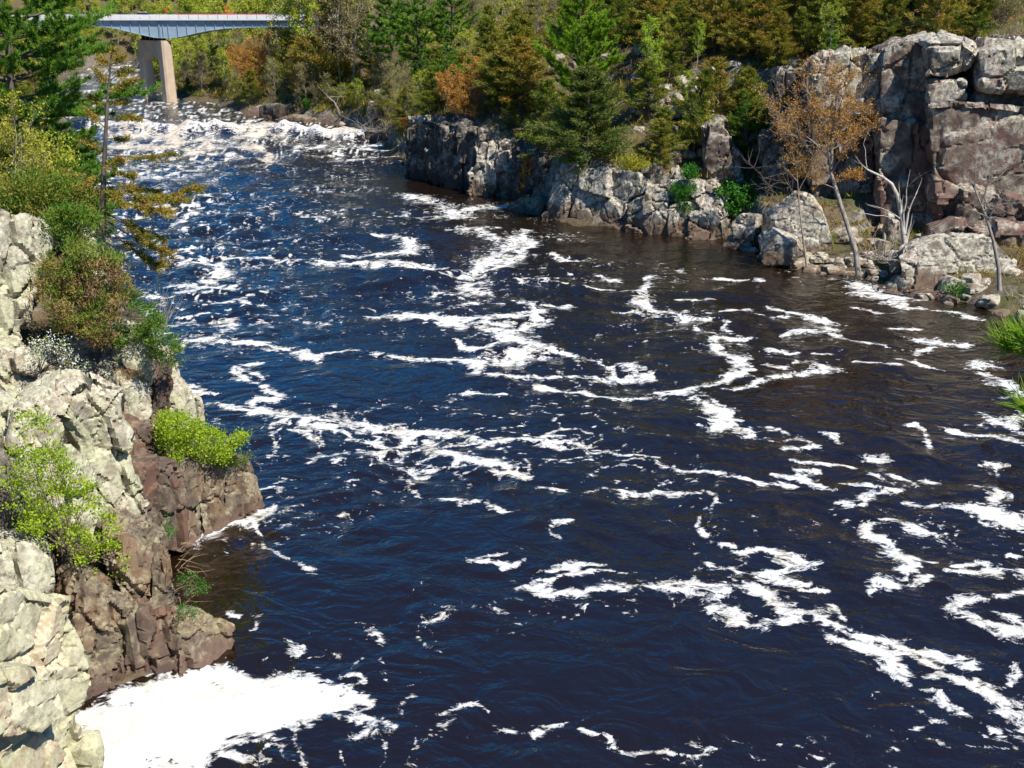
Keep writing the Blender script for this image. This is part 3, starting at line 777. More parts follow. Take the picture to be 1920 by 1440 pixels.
    F = np.maximum(F, up * smooth(340, 250, px) * (0.10 + 0.7 * n3 + 0.3 * n4) - (1 - up))
    F = np.maximum(F, np.exp(-((px - 300) / 22) ** 2 - ((py - 191) / 5) ** 2) * 1.2 - 0.5)
    z += 0.012 * smooth(0.45, 0.7, F)
    pd = np.zeros_like(x)
    pd[sel] = smooth(0, 8, poly_dist(fpx[sel], fpy[sel], FOAM_PATCH))
    rid = 1 - np.abs(fbm2(x / 2.2 + .4 * y, y / 0.9, 3, 91)) / 0.05
    F -= pd * np.maximum(0, rid) * 0.95 * smooth(-.1, .5, fbm2(x / 3, y / 3, 2, 92))
    silt = np.clip(far_ok * smooth(-12, 3, zone) * smooth(-.3, .4, n3 + .4 * n4), 0, 1)
    V = np.stack([x, y, z], 1)
    nr, nt = X.shape
    i = np.arange(nr - 1)[:, None] * nt
    j = np.arange(nt - 1)[None]
    Fq = np.stack([i + j, i + j + 1, i + nt + j + 1, i + nt + j], -1).reshape(-1, 4)
    # drop what lies deep under the land
    g = ground(X[::2, ::2], Y[::2, ::2])
    land = (np.repeat(np.repeat(g, 2, 0), 2, 1)[:nr, :nt] > 3.0).ravel()
    keep = ~land[Fq].all(1)
    Fq = Fq[keep]
    used = np.unique(Fq)
    remap = np.zeros(len(V), np.int64)
    remap[used] = np.arange(len(used))
    t = NT('river_water')
    geo = t.n('ShaderNodeNewGeometry')
    P = geo.outputs['Position']
    f = t.n('ShaderNodeAttribute', attribute_name='foam').outputs['Fac']
    warp = t.n('ShaderNodeTexNoise', {'Vector': P, 'Scale': 0.9, 'Detail': 2})
    Pw = t.n('ShaderNodeVectorMath', {0: P, 1: t.n('ShaderNodeVectorMath', {0: warp.outputs['Color'], 3: 1.1}, operation='SCALE').outputs[0]}, operation='ADD').outputs[0]
    n1_ = t.noise(Pw, 1.1, 4, 0.62, 0.6)
    sp = t.n('ShaderNodeMapping', {'Vector': Pw, 'Scale': (0.75, 1.25, 1.0)}).outputs[0]
    n3_ = t.noise(sp, 4.2, 5, 0.72, 0.4)
    vo = t.n('ShaderNodeTexVoronoi', {'Vector': sp, 'Scale': 2.6, 'Randomness': 1.0}, feature='SMOOTH_F1').outputs['Distance']
    e = t.math('ADD', f, t.math('MULTIPLY', t.math('SUBTRACT', n1_, 0.5), 2.2))
    e = t.math('ADD', e, t.math('MULTIPLY', t.math('SUBTRACT', n3_, 0.5), 1.9))
    e = t.math('ADD', e, t.math('MULTIPLY', t.math('SUBTRACT', 0.42, vo), 0.75))
    edge = t.n('ShaderNodeTexVoronoi', {'Vector': sp, 'Scale': 1.7, 'Randomness': 1.0}, feature='DISTANCE_TO_EDGE').outputs['Distance']
    edge2 = t.n('ShaderNodeTexVoronoi', {'Vector': sp, 'Scale': 4.5, 'Randomness': 1.0}, feature='DISTANCE_TO_EDGE').outputs['Distance']
    net = t.math('MAXIMUM', t.step(edge, 0.13, 0.02), t.math('MULTIPLY', t.step(edge2, 0.16, 0.02), 0.75))
    core = t.step(e, 0.48, 0.92)
    lace = t.math('MULTIPLY', t.math('MULTIPLY', t.step(e, 0.28, 0.58), net), 0.85)
    thin = t.math('MULTIPLY', t.step(e, 0.40, 0.62), 0.22)
    foam = t.math('MAXIMUM', t.math('MAXIMUM', core, lace), thin)
    foam = t.math('MULTIPLY', foam, t.math('ADD', 0.80, t.math('MULTIPLY', t.step(t.noise(sp, 7.0, 4, 0.7), 0.38, 0.60), 0.2)))
    chop_n = t.n('ShaderNodeAttribute', attribute_name='chop').outputs['Fac']
    silt_n = t.n('ShaderNodeAttribute', attribute_name='silt').outputs['Fac']
    rp = t.n('ShaderNodeMapping', {'Vector': P, 'Scale': (1.0, 1.35, 1.0)})
    w1 = t.noise(rp.outputs[0], 1.6, 3, 0.55, 0.5)
    w2 = t.noise(rp.outputs[0], 5.5, 3, 0.6, 0.6)
    w0 = t.noise(rp.outputs[0], 0.42, 3, 0.5, 1.2)
    b0 = t.n('ShaderNodeBump', {'Height': w0, 'Strength': 0.5, 'Distance': 0.45})
    b1 = t.n('ShaderNodeBump', {'Height': w1, 'Normal': b0.outputs[0], 'Strength': t.math('MULTIPLY_ADD', chop_n, 0.6, 0.15), 'Distance': 0.16})
    b2 = t.n('ShaderNodeBump', {'Height': w2, 'Strength': t.math('MULTIPLY_ADD', chop_n, 0.45, 0.12), 'Distance': 0.035, 'Normal': b1.outputs[0]})
    wat = t.n('ShaderNodeBsdfPrincipled', {'Base Color': (0.011, 0.0058, 0.0022, 1), 'Roughness': 0.05, 'IOR': 1.85, 'Normal': b2.outputs[0]})
    fn = t.noise(P, 6.0, 6, 0.7)
    tint = t.mix(t.step(t.noise(P, 0.5, 4), 0.40, 0.66), (0.80, 0.80, 0.79), (0.70, 0.66, 0.57))
    tint = t.mix(t.math('MULTIPLY', silt_n, 0.6), tint, (0.62, 0.47, 0.29))
    fb = t.n('ShaderNodeBump', {'Height': t.math('ADD', e, fn), 'Strength': 0.35, 'Distance': 0.04})
    fo = t.n('ShaderNodeBsdfPrincipled', {'Base Color': tint, 'Roughness': 0.9, 'Specular IOR Level': 0.2, 'Normal': fb.outputs[0]})
    mx = t.n('ShaderNodeMixShader', {0: foam, 1: wat.outputs[0], 2: fo.outputs[0]})
    m = t.surface(mx)
    o = link_mesh('river', new_mesh('river', V[used], [remap[Fq]], m, {'foam': F[used], 'chop': (rough * chop)[used], 'silt': silt[used]}, True))
    tag(o, kind='structure')
make_river()
# ------------------------------------------------------------------ rock
def prism_mesh(front, back):
    bm = bmesh.new()
    f = [bm.verts.new(p) for p in front]
    b = [bm.verts.new(p) for p in back]
    n = len(f)
    bm.faces.new(f)
    bm.faces.new(b[::-1])
    for i in range(n):
        bm.faces.new((f[i], b[i], b[(i + 1) % n], f[(i + 1) % n]))
    bmesh.ops.triangulate(bm, faces=bm.faces[:], ngon_method='EAR_CLIP')
    bmesh.ops.recalc_face_normals(bm, faces=bm.faces[:])
    me = bpy.data.meshes.new('tmp')
    bm.to_mesh(me)
    bm.free()
    return me

def remesh(me, vox):
    o = bpy.data.objects.new('tmp', me)
    COL.objects.link(o)
    md = o.modifiers.new('r', 'REMESH')
    md.mode = 'VOXEL'
    md.voxel_size = vox
    dg = bpy.context.evaluated_depsgraph_get()
    e = o.evaluated_get(dg).to_mesh()
    n = len(e.vertices)
    V = np.empty(n * 3)
    e.vertices.foreach_get('co', V)
    N = np.empty(n * 3)
    e.vertices.foreach_get('normal', N)
    q = np.array([p.vertices[:] for p in e.polygons if len(p.vertices) == 4], np.int32)
    o.evaluated_get(dg).to_mesh_clear()
    bpy.data.objects.remove(o)
    bpy.data.meshes.remove(me)
    return V.reshape(-1, 3), N.reshape(-1, 3), q

def weather(V, N, seed, cell=(1.5, 1.5, 2.2), amp=0.35, crack=0.12, rough=0.10, turn=0.4, face=None):
    """splits the surface along joints: every joint block sits a little proud or back and tilted"""
    ca, sa = math.cos(turn), math.sin(turn)
    q = np.stack([V[:, 0] * ca - V[:, 1] * sa, V[:, 0] * sa + V[:, 1] * ca, V[:, 2]], 1)
    q = q + 0.10 * np.stack([vnoise3(V * 0.9, seed + 1), vnoise3(V * 0.9, seed + 2), vnoise3(V * 0.9, seed + 3)], 1)
    q = q / np.array(cell)
    d1, d2, rid, C = voronoi(q, seed)
    off = ((rid & 255) / 255. - 0.5) * amp
    tl = np.stack([((rid >> 8) & 255) / 127.5 - 1, ((rid >> 16) & 255) / 127.5 - 1, ((rid >> 24) & 127) / 63.5 - 1], 1)
    tilt = ((q - C) * tl).sum(1) * amp * 0.9
    e1, e2, rid2, C2 = voronoi(q * 2.1 + 5.1, seed + 9)
    off2 = ((rid2 & 255) / 255. - 0.5) * amp * 0.22
    tl2 = np.stack([((rid2 >> 8) & 255) / 127.5 - 1, ((rid2 >> 16) & 255) / 127.5 - 1, ((rid2 >> 24) & 127) / 63.5 - 1], 1)
    tilt2 = ((q * 2.1 + 5.1 - C2) * tl2).sum(1) * amp * 0.28
    g = smooth(0.085, 0.0, d2 - d1) * (((rid >> 3) & 7) > 1)
    g2 = smooth(0.085, 0.0, e2 - e1) * (((rid2 >> 3) & 7) > 4)
    d = off + tilt + off2 + tilt2 - crack * g - crack * 0.5 * g2
    d = d + rough * 0.45 * fbm3(V * 0.9, 2, seed + 20) + rough * 0.40 * fbm3(V * 3.1, 3, seed + 30)
    D = N
    if face is not None:
        k = N @ face
        D = np.where((k > 0.45)[:, None], face[None], N)
        D = np.where(((N[:, 2] > 0.75) & (k <= 0.45))[:, None], np.array([0, 0, 1.0])[None], D)
    return V + D * d[:, None], (rid & 1023) / 1023.

def block_at(poly, a, b, thick, vox, seed, mat, lean=0.0, taper=0.96, name='rock_block', parent=None, thing_info=None, down=0.0, **kw):
    """poly: outline of the visible face; a, b: (column, distance) of two places on it, which set how the face stands"""
    my = sum(p[1] for p in poly) / len(poly)
    A, B = at(a[0], my, a[1]), at(b[0], my, b[1])
    t = B - A
    t[2] = 0
    t /= np.linalg.norm(t)
    n = np.array([t[1], -t[0], 0.0])
    if n[1] > 0: n = -n
    low = max(p[1] for p in poly)
    base = at(a[0], low, a[1])
    nn = n + np.array([0, 0, lean])
    front = []
    for p in poly:
        d = ray(*p)
        o = np.array([0, 0, CAM_H])
        k = ((base - o) @ nn) / (d @ nn)
        front.append(o + d * k)
    front = np.array(front)
    c = front.mean(0)
    back = c + (front - c) * taper - n * thick
    if down:
        lowz = front[:, 2].min()
        for arr in (front, back):
            s = arr[:, 2] < lowz + 0.35 * np.ptp(front[:, 2])
            arr[s, 2] -= down
    V, N, F = remesh(prism_mesh(front, back), vox)
    deep = ((V - c) @ n) < -0.86 * thick          # the side that is buried in the bank needs no skin
    F = F[~deep[F].all(1)]
    V, cid = weather(V, N, seed, face=n, **kw)
    if parent is not None:
        off = np.array(parent.location)
        me = new_mesh(name, V - off, [F], mat, {'v': cid}, True, math.radians(27))
        return link_mesh(name, me, parent)
    off = np.array([V[:, 0].mean(), V[:, 1].mean(), V[:, 2].min()])
    me = new_mesh(name, V - off, [F], mat, {'v': cid}, True, math.radians(27))
    o = link_mesh(name, me, None, off)
    return tag(o, *thing_info)

def boulder_mesh(name, size, seed, mat, vox, flat=0.0, amp=0.3, cuts=9):
    """an angular boulder: a block cut by a handful of planes"""
    rng = np.random.default_rng(seed)
    bm = bmesh.new()
    bmesh.ops.create_cube(bm, size=1.0)
    for v in bm.verts: v.co = Vector((v.co.x * size[0], v.co.y * size[1], v.co.z * size[2]))
    for _ in range(cuts):
        d = rng.normal(size=3)
        d[2] = abs(d[2]) * 0.9 - 0.1
        d /= np.linalg.norm(d)
        e = np.array(size) / 2 * d
        k = np.abs(e).sum() * rng.uniform(0.52, 0.74)
        r = bmesh.ops.bisect_plane(bm, geom=bm.verts[:] + bm.edges[:] + bm.faces[:], plane_co=Vector(d * k), plane_no=Vector(d), clear_outer=True)
        ed = [g for g in r['geom_cut'] if isinstance(g, bmesh.types.BMEdge)]
        if ed: bmesh.ops.contextual_create(bm, geom=ed)
    bmesh.ops.triangulate(bm, faces=bm.faces[:])
    bmesh.ops.recalc_face_normals(bm, faces=bm.faces[:])
    me = bpy.data.meshes.new('tmp')
    bm.to_mesh(me)
    bm.free()
    V, N, F = remesh(me, vox)
    s = max(size)
    V, cid = weather(V, N, seed, cell=(s * .45, s * .45, s * .5), amp=amp * s * 0.12, crack=0.03 * s, rough=0.03 * s)
    V[:, 2] += size[2] * 0.35
    return new_mesh(name, V, [F], mat, {'v': cid}, True, math.radians(27))

def cliff(label, loc):
    return thing('rock_cliff', label, 'cliff', loc)

# -------- near, left: pale cliff blocks below the viewer
K = dict(cell=(1.6, 1.6, 2.4), amp=0.34, crack=0.16, rough=0.13)
c1 = cliff('massive buff lichen-covered rock face nearest the viewer, cut off by the lower left corner', at(60, 1440, 20))
block_at([(-60, 1085), (0, 1096), (60, 1111), (139, 1117), (143, 1150), (150, 1200), (163, 1252), (161, 1330), (158, 1350), (168, 1380), (180, 1392), (177, 1440), (170, 1540), (-60, 1540)], (0, 19.2), (150, 21.2), 6.0, 0.085, 17, M['rock_buff'], 0.12, parent=c1, cell=(1.9, 1.9, 1.7), amp=0.40, crack=0.2, rough=0.07, turn=0.2)
block_at([(-60, 1240), (40, 1256), (100, 1270), (120, 1300), (118, 1345), (80, 1372), (20, 1384), (-60, 1380)], (0, 19.0), (150, 21.0), 3.0, 0.07, 12, M['rock_buff'], 0.02, parent=c1, cell=(1.2, 1.2, 1.2), amp=0.2, crack=0.10, rough=0.10, turn=0.2, taper=.8)

c2 = cliff('brown and rust stained jointed cliff above the white foam pool', at(240, 1290, 32))
for poly, a, b, mat, th in [
    ([(140, 1120), (165, 1085), (200, 1095), (236, 1120), (240, 1150), (232, 1250), (190, 1262), (150, 1300), (140, 1250)], (160, 31.2), (300, 32.6), 'rock_brown', 5),
    ([(236, 1132), (272, 1150), (270, 1255), (225, 1290), (224, 1252), (232, 1235)], (160, 31.0), (300, 32.5), 'rock_brown', 5),
    ([(270, 1152), (300, 1150), (331, 1140), (338, 1185), (344, 1222), (336, 1262), (300, 1272), (270, 1258)], (160, 30.9), (300, 32.3), 'rock_red', 5),
    ([(150, 1300), (160, 1262), (195, 1250), (218, 1262), (226, 1300), (190, 1325), (150, 1350)], (160, 30.3), (300, 32.4), 'rock_brown', 5),
    ([(222, 1295), (268, 1262), (300, 1272), (338, 1255), (338, 1272), (290, 1290), (226, 1318)], (160, 30.9), (300, 32.4), 'rock_red', 5),
    ([(205, 1040), (240, 1015), (288, 1045), (290, 1120), (272, 1145), (238, 1128), (215, 1090)], (160, 32.4), (300, 33.6), 'rock_brown', 4),
    ([(286, 1046), (310, 1030), (324, 1044), (328, 1105), (334, 1132), (300, 1146), (272, 1146), (286, 1118)], (160, 32.2), (300, 33.4), 'rock_brown', 4)]:
    block_at(poly, a, b, th, 0.095, 31 + len(c2.children), M[mat], 0.10, parent=c2, down=0.6 if max(p[1] for p in poly) > 1270 else 0, cell=(1.1, 1.1, 1.9), amp=0.30, crack=0.2, rough=0.06, turn=0.6)

c3 = cliff('pale sunlit cliff of cracked blocks beside the lime green shrub', at(180, 1000, 36))
for poly, a, b, mat, th, am in [
    ([(60, 765), (95, 742), (132, 722), (152, 708), (190, 707), (222, 720), (228, 790), (252, 830), (254, 884), (279, 962), (277, 988), (238, 964), (200, 942), (172, 892), (166, 838), (130, 785)], (150, 35.6), (270, 37.2), 'rock_pale', 2.6, .32),
    ([(30, 770), (66, 764), (118, 795), (124, 835), (166, 880), (196, 930), (236, 972), (276, 990), (278, 1045), (230, 1036), (150, 1010), (60, 970), (20, 900)], (150, 35.0), (270, 36.8), 'rock_pale', 6, .32),
    ([(-40, 850), (30, 880), (52, 930), (70, 985), (60, 1040), (-40, 1045)], (0, 33.5), (100, 34.5), 'rock_pale', 6, .4),
    ([(-40, 1026), (0, 1030), (70, 1030), (96, 1058), (88, 1115), (-40, 1125)], (0, 30.5), (100, 31.5), 'rock_pale', 6, .3),
    ([(60, 970), (150, 1005), (215, 1040), (222, 1100), (140, 1130), (85, 1120), (95, 1060)], (60, 33.0), (215, 34.4), 'rock_brown', 5, .3)]:
    block_at(poly, a, b, th, 0.1, 51 + len(c3.children), M[mat], 0.12, parent=c3, cell=(1.3, 1.3, 2.0), amp=am * 1.2, crack=0.34, rough=0.06, turn=0.3)

c4 = cliff('tall pale grey cliff at the upper left below the pines', at(60, 690, 43))
for poly, a, b, mat, th in [
    ([(-60, 385), (0, 391), (22, 397), (58, 418), (66, 500), (52, 590), (44, 640), (62, 668), (-60, 668)], (0, 42.5), (110, 44.5), 'rock_pale', 7),
    ([(52, 414), (82, 406), (102, 425), (110, 455), (96, 492), (72, 515), (66, 565), (58, 612), (46, 602), (62, 500)], (0, 43.5), (110, 45.5), 'rock_pale', 6),
    ([(-60, 655), (0, 655), (36, 662), (72, 692), (112, 702), (106, 742), (62, 748), (0, 768), (-60, 790)], (0, 40.0), (110, 41.2), 'rock_pale', 6),
    ([(-60, 770), (0, 768), (40, 752), (52, 800), (40, 880), (-60, 900)], (0, 38.2), (110, 39.6), 'rock_pale', 6),
    ([(60, 560), (120, 540), (250, 575), (262, 640), (255, 800), (225, 800), (110, 720), (60, 690)], (60, 47.5), (250, 49.5), 'rock_dark_and_shade', 7)]:  # last block backs the recess; overhang shade is put into its near-black colour
    block_at(poly, a, b, th, 0.13, 71 + len(c4.children), M[mat], 0.08, parent=c4, cell=(1.5, 1.5, 2.8), amp=0.4, crack=0.32, rough=0.10, turn=0.5)

c5 = cliff('pillar-like rocks with a lichen crust standing below the juniper at the river edge', at(290, 800, 46))
for poly, a, b, mat, th in [
    ([(250, 662), (262, 620), (288, 618), (294, 668), (290, 770), (268, 806), (246, 798), (236, 720)], (250, 44.5), (295, 45.6), 'rock_pale', 5),
    ([(292, 690), (327, 680), (326, 770), (312, 815), (288, 815), (290, 770)], (290, 46.0), (330, 47.2), 'rock_red', 5),
    ([(320, 712), (342, 705), (368, 735), (386, 764), (384, 800), (320, 805)], (320, 47.0), (386, 48.5), 'rock_pale', 5),
    ([(310, 655), (326, 650), (336, 700), (318, 712), (306, 690)], (310, 48), (340, 49), 'rock_pale', 4),
    ([(246, 806), (290, 798), (313, 813), (316, 862), (290, 880), (250, 885)], (250, 41.2), (316, 42.4), 'rock_red', 5),
    ([(250, 876), (322, 862), (348, 900), (348, 1015), (328, 1012), (290, 1000), (277, 962), (254, 886)], (250, 38.6), (345, 40.6), 'rock_red', 5)]:
    block_at(poly, a, b, th, 0.1, 91 + len(c5.children), M[mat], 0.06, parent=c5, down=0.6 if max(p[1] for p in poly) > 1000 else 0, cell=(1.3, 1.3, 2.4), amp=0.34, crack=0.24, rough=0.07, turn=0.2)

c6 = cliff('low brown headland of jointed blocks jutting into the river', at(420, 970, 43))
for poly, a, b, mat, th in [
    ([(322, 868), (370, 866), (384, 880), (386, 992), (345, 1012), (343, 905)], (345, 41.0), (495, 45.4), 'rock_brown', 5),
    ([(380, 868), (425, 868), (430, 900), (428, 976), (386, 996), (384, 880)], (345, 41.0), (495, 45.6), 'rock_brown', 5),
    ([(420, 872), (440, 858), (466, 855), (480, 880), (482, 908), (497, 936), (462, 962), (426, 980), (428, 900)], (345, 41.0), (495, 45.5), 'rock_brown', 4)]:
    block_at(poly, a, b, th, 0.1, 111 + len(c6.children), M[mat], 0.12, parent=c6, down=0.6, cell=(1.4, 1.4, 1.8), amp=0.34, crack=0.22, rough=0.07, turn=0.9)

block_at([(335, 1175), (352, 1150), (375, 1143), (402, 1160), (434, 1176), (433, 1214), (410, 1235), (378, 1248), (338, 1252)], (338, 31.8), (433, 33.6), 1.6, 0.08, 131, M['rock_brown'], 0.45, taper=.7, name='boulder', down=0.5,
         thing_info=('tan angular boulder in the water at the foot of the brown cliff', 'boulder'), cell=(.9, .9, .9), amp=0.22, crack=0.06, rough=0.06)
block_at([(155, 430), (175, 426), (212, 440), (216, 500), (200, 540), (158, 500)], (155, 50), (215, 51), 4, 0.14, 133, M['rock_pale'], 0.05, name='boulder',
         thing_info=('pale square rock under the thin ochre tree on the left bank', 'boulder'), cell=(1.2, 1.2, 1.6), amp=0.25, crack=0.14, rough=0.1)

# -------- right bank: the great wall
c7 = cliff('great brown rock wall at the right edge with a pale broken top', at(1820, 460, 97))
for poly, a, b, mat, th, am in [
    ([(1744, 112), (1743, 80), (1776, 70), (1810, 80), (1838, 92), (1834, 110), (1822, 132), (1776, 147), (1742, 140)], (1735, 99), (1925, 98), 'rock_grey', 8, .7),
    ([(1834, 93), (1880, 90), (1960, 86), (1960, 170), (1842, 168), (1838, 128)], (1735, 98.6), (1925, 97.5), 'rock_grey', 8, .7),
    ([(1740, 146), (1776, 148), (1812, 150), (1816, 190), (1742, 196)], (1735, 99.2), (1925, 98.4), 'rock_grey', 8, .5),
    ([(1820, 172), (1880, 166), (1960, 170), (1960, 205), (1830, 200)], (1735, 100.6), (1925, 99.6), 'rock_wall', 8, .6),
    ([(1741, 194), (1790, 188), (1850, 192), (1960, 203), (1960, 385), (1885, 370), (1808, 360), (1754, 336), (1744, 260)], (1735, 98), (1925, 96.8), 'rock_wall', 8, .38),
    ([(1752, 330), (1808, 356), (1812, 400), (1800, 425), (1760, 460), (1750, 470)], (1735, 97.0), (1925, 96), 'rock_wall', 8, .6),
    ([(1806, 356), (1885, 366), (1890, 410), (1850, 440), (1800, 428)], (1735, 96.2), (1925, 95.2), 'rock_wall', 8, .7),
    ([(1885, 366), (1960, 380), (1960, 440), (1880, 430), (1888, 400)], (1735, 95.6), (1925, 94.6), 'rock_wall', 8, .7),
    ([(1756, 440), (1800, 422), (1850, 434), (1885, 425), (1960, 430), (1960, 520), (1756, 520)], (1735, 93.5), (1925, 92), 'rock_wall', 6, .7)]:
    block_at(poly, a, b, th + 5, 0.19, 151 + len(c7.children), M[mat], 0.03, parent=c7, cell=(3.6, 3.6, 3.2) if am > .4 else (8, 8, 6), amp=am * 1.2, crack=0.36, rough=0.12, turn=0.35)

c8 = cliff('narrow rock pillar between two black clefts, left of the great wall', at(1680, 430, 101))
for poly, a, b, mat, th, am in [
    ([(1652, 128), (1660, 92), (1697, 76), (1734, 80), (1752, 100), (1756, 236), (1652, 226)], (1650, 101.8), (1760, 101.2), 'rock_wall', 8, .35),
    ([(1651, 222), (1756, 232), (1760, 345), (1648, 340)], (1650, 101.2), (1760, 100.6), 'rock_wall', 8, .35),
    ([(1648, 336), (1760, 340), (1764, 465), (1660, 465), (1652, 440)], (1650, 100.9), (1760, 100.3), 'rock_wall', 8, .35),
    ([(1668, 405), (1690, 420), (1696, 450), (1690, 484), (1660, 482), (1656, 440)], (1650, 97), (1745, 96), 'rock_grey', 3, .3),
    ([(1600, 110), (1660, 100), (1664, 470), (1600, 470)], (1600, 106.5), (1664, 106), 'rock_dark_and_shade', 6, .5)]:  # back wall of the cleft, coloured near-black to deepen its shade
    block_at(poly, a, b, th, 0.18, 171 + len(c8.children), M[mat], 0.0, parent=c8, cell=(3.0, 3.0, 4.5), amp=am, crack=0.36, rough=0.14, turn=0.1)

c9 = cliff('flat-topped pale cliff behind the tall orange budding tree', at(1580, 430, 108))
for poly, a, b, mat, th in [
    ([(1522, 130), (1546, 107), (1600, 95), (1636, 90), (1650, 108), (1648, 200), (1630, 215), (1524, 215)], (1520, 104), (1650, 103.4), 'rock_grey', 8),
    ([(1440, 150), (1480, 130), (1525, 126), (1526, 260), (1440, 260)], (1440, 109), (1525, 107), 'rock_dark_and_shade', 8),
    ([(1522, 212), (1636, 208), (1640, 300), (1640, 440), (1530, 440), (1520, 330)], (1520, 104.6), (1650, 104), 'rock_wall', 8),
    ([(1436, 256), (1524, 256), (1526, 420), (1440, 420), (1430, 330)], (1436, 107.5), (1524, 106.5), 'rock_dark_and_shade', 8)]:
    block_at(poly, a, b, th, 0.19, 191 + len(c9.children), M[mat], 0.0, parent=c9, cell=(2.4, 2.4, 3.4), amp=0.6, crack=0.42, rough=0.14, turn=0.8)

c10 = cliff('square-shouldered rock face beside the thin leafy saplings, above the shore blocks', at(1370, 360, 112))
for poly, a, b, mat, th in [
    ([(1312, 236), (1322, 232), (1346, 230), (1366, 250), (1390, 300), (1388, 362), (1345, 366), (1318, 350)], (1312, 112.5), (1390, 111.2), 'rock_wall', 7),
    ([(1388, 262), (1430, 262), (1440, 300), (1440, 372), (1388, 372)], (1388, 114), (1440, 113), 'rock_wall', 7)]:
    block_at(poly, a, b, th, 0.18, 211 + len(c10.children), M[mat], 0.03, parent=c10, cell=(2.2, 2.2, 3.4), amp=0.6, crack=0.34, rough=0.22, turn=0.3)

c11 = cliff('pale jointed outcrop rising straight from the water in midstream light', at(1190, 430, 112))
for poly, a, b, mat, th, ln in [
    ([(1046, 314), (1060, 309), (1078, 312), (1074, 340), (1066, 368), (1060, 416), (1023, 416), (1030, 380)], (1025, 119), (1070, 117), 'rock_grey', 7, .3),
    ([(1066, 366), (1074, 328), (1090, 314), (1140, 316), (1196, 323), (1210, 362), (1176, 374), (1172, 438), (1110, 432), (1073, 424)], (1070, 116.6), (1205, 110.6), 'rock_grey', 7, .28),
    ([(1173, 384), (1190, 370), (1207, 366), (1206, 437), (1173, 438)], (1070, 116.2), (1205, 110.2), 'rock_grey', 6, .15),
    ([(1208, 350), (1256, 344), (1256, 378), (1208, 376)], (1205, 112), (1360, 108.4), 'rock_grey', 6, .3),
    ([(1254, 346), (1306, 341), (1312, 355), (1290, 378), (1256, 382)], (1205, 111.8), (1360, 108.2), 'rock_grey', 6, .3),
    ([(1206, 384), (1250, 380), (1252, 443), (1207, 438)], (1205, 110.6), (1360, 107), 'rock_grey', 6, .08),
    ([(1252, 384), (1290, 380), (1291, 447), (1253, 444)], (1205, 110.3), (1360, 106.8), 'rock_grey', 6, .1),
    ([(1308, 354), (1326, 346), (1368, 372), (1354, 392), (1318, 400), (1292, 396), (1292, 378)], (1205, 111.2), (1360, 107.8), 'rock_grey', 6, .4),
    ([(1291, 404), (1318, 398), (1358, 390), (1360, 452), (1343, 454), (1308, 450), (1290, 447)], (1205, 110.2), (1360, 106.6), 'rock_grey', 6, .1)]:
    block_at(poly, a, b, th, 0.16, 231 + len(c11.children), M[mat], ln, parent=c11, down=0.6 if max(p[1] for p in poly) > 412 else 0, cell=(4.2, 4.2, 3.4) if len(c11.children) < 2 else (2.8, 2.8, 2.4), amp=0.5, crack=0.36, rough=0.12, turn=0.25)

c12 = cliff('dark shaded river cliff with pale upright slabs, left of the tallest cedar', at(850, 350, 142))
for poly, a, b, mat, th in [
    ([(756, 246), (790, 236), (802, 260), (804, 340), (758, 335)], (760, 150), (885, 137.5), 'rock_dark_and_shade', 7),
    ([(800, 250), (830, 228), (862, 232), (866, 348), (804, 342)], (760, 149.4), (885, 137), 'rock_dark_and_shade', 7),
    ([(862, 240), (896, 246), (896, 300), (884, 362), (864, 352)], (760, 150), (885, 137.2), 'rock_dark_and_shade', 7),
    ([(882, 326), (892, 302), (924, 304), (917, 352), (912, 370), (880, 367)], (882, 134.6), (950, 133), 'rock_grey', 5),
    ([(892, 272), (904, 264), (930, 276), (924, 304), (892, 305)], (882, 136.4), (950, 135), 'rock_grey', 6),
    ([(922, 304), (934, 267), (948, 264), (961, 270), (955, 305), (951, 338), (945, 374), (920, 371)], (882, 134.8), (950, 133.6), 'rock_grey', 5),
    ([(955, 285), (1026, 300), (1036, 380), (952, 380)], (950, 133), (1030, 126), 'rock_dark_and_shade', 7)]:
    block_at(poly, a, b, th, 0.2, 251 + len(c12.children), M[mat], 0.06, parent=c12, down=0.6, cell=(1.5, 1.5, 3.6), amp=0.7, crack=0.4, rough=0.25, turn=0.5)

def rock_at(label, poly, a, b, th, mat, seed, lean=0.3, vox=0.16, amp=0.4, down=0.4, cell=(2.8, 2.8, 2.4), taper=.8):
    block_at(poly, a, b, th, vox, seed, M[mat], lean, taper=taper, name='boulder', thing_info=(label, 'boulder'), down=down, cell=cell, amp=amp * .55, crack=0.14, rough=0.16)

rock_at('large sloping boulder leaning on the cliff behind the bare sapling', [(1435, 398), (1462, 380), (1491, 360), (1520, 368), (1542, 400), (1564, 452), (1560, 474), (1525, 478), (1470, 440)], (1435, 97.5), (1560, 95.5), 4, 'rock_grey', 301, .35)
rock_at('pale blocky boulder at the waterline left of the stony beach', [(1422, 440), (1442, 429), (1487, 452), (1508, 476), (1482, 492), (1430, 490)], (1424, 95.2), (1506, 93.4), 3, 'rock_grey', 302, .2)
rock_at('split boulder with a dark hollow beside the bright green bush', [(1370, 416), (1390, 400), (1418, 406), (1414, 446), (1376, 440)], (1370, 102), (1418, 100.5), 2.5, 'rock_grey', 303, .2)
rock_at('low tan wedge of rock sitting in the water below the split boulder', [(1350, 462), (1367, 442), (1410, 451), (1406, 470)], (1352, 102), (1406, 100), 3, 'rock_brown', 304, .7)
rock_at('broad flat pale boulder in front of the dead white tree', [(1686, 482), (1712, 464), (1769, 445), (1864, 449), (1906, 494), (1876, 542), (1787, 546), (1697, 540)], (1690, 85.5), (1880, 84.2), 5, 'rock_grey', 305, .55, amp=.5)
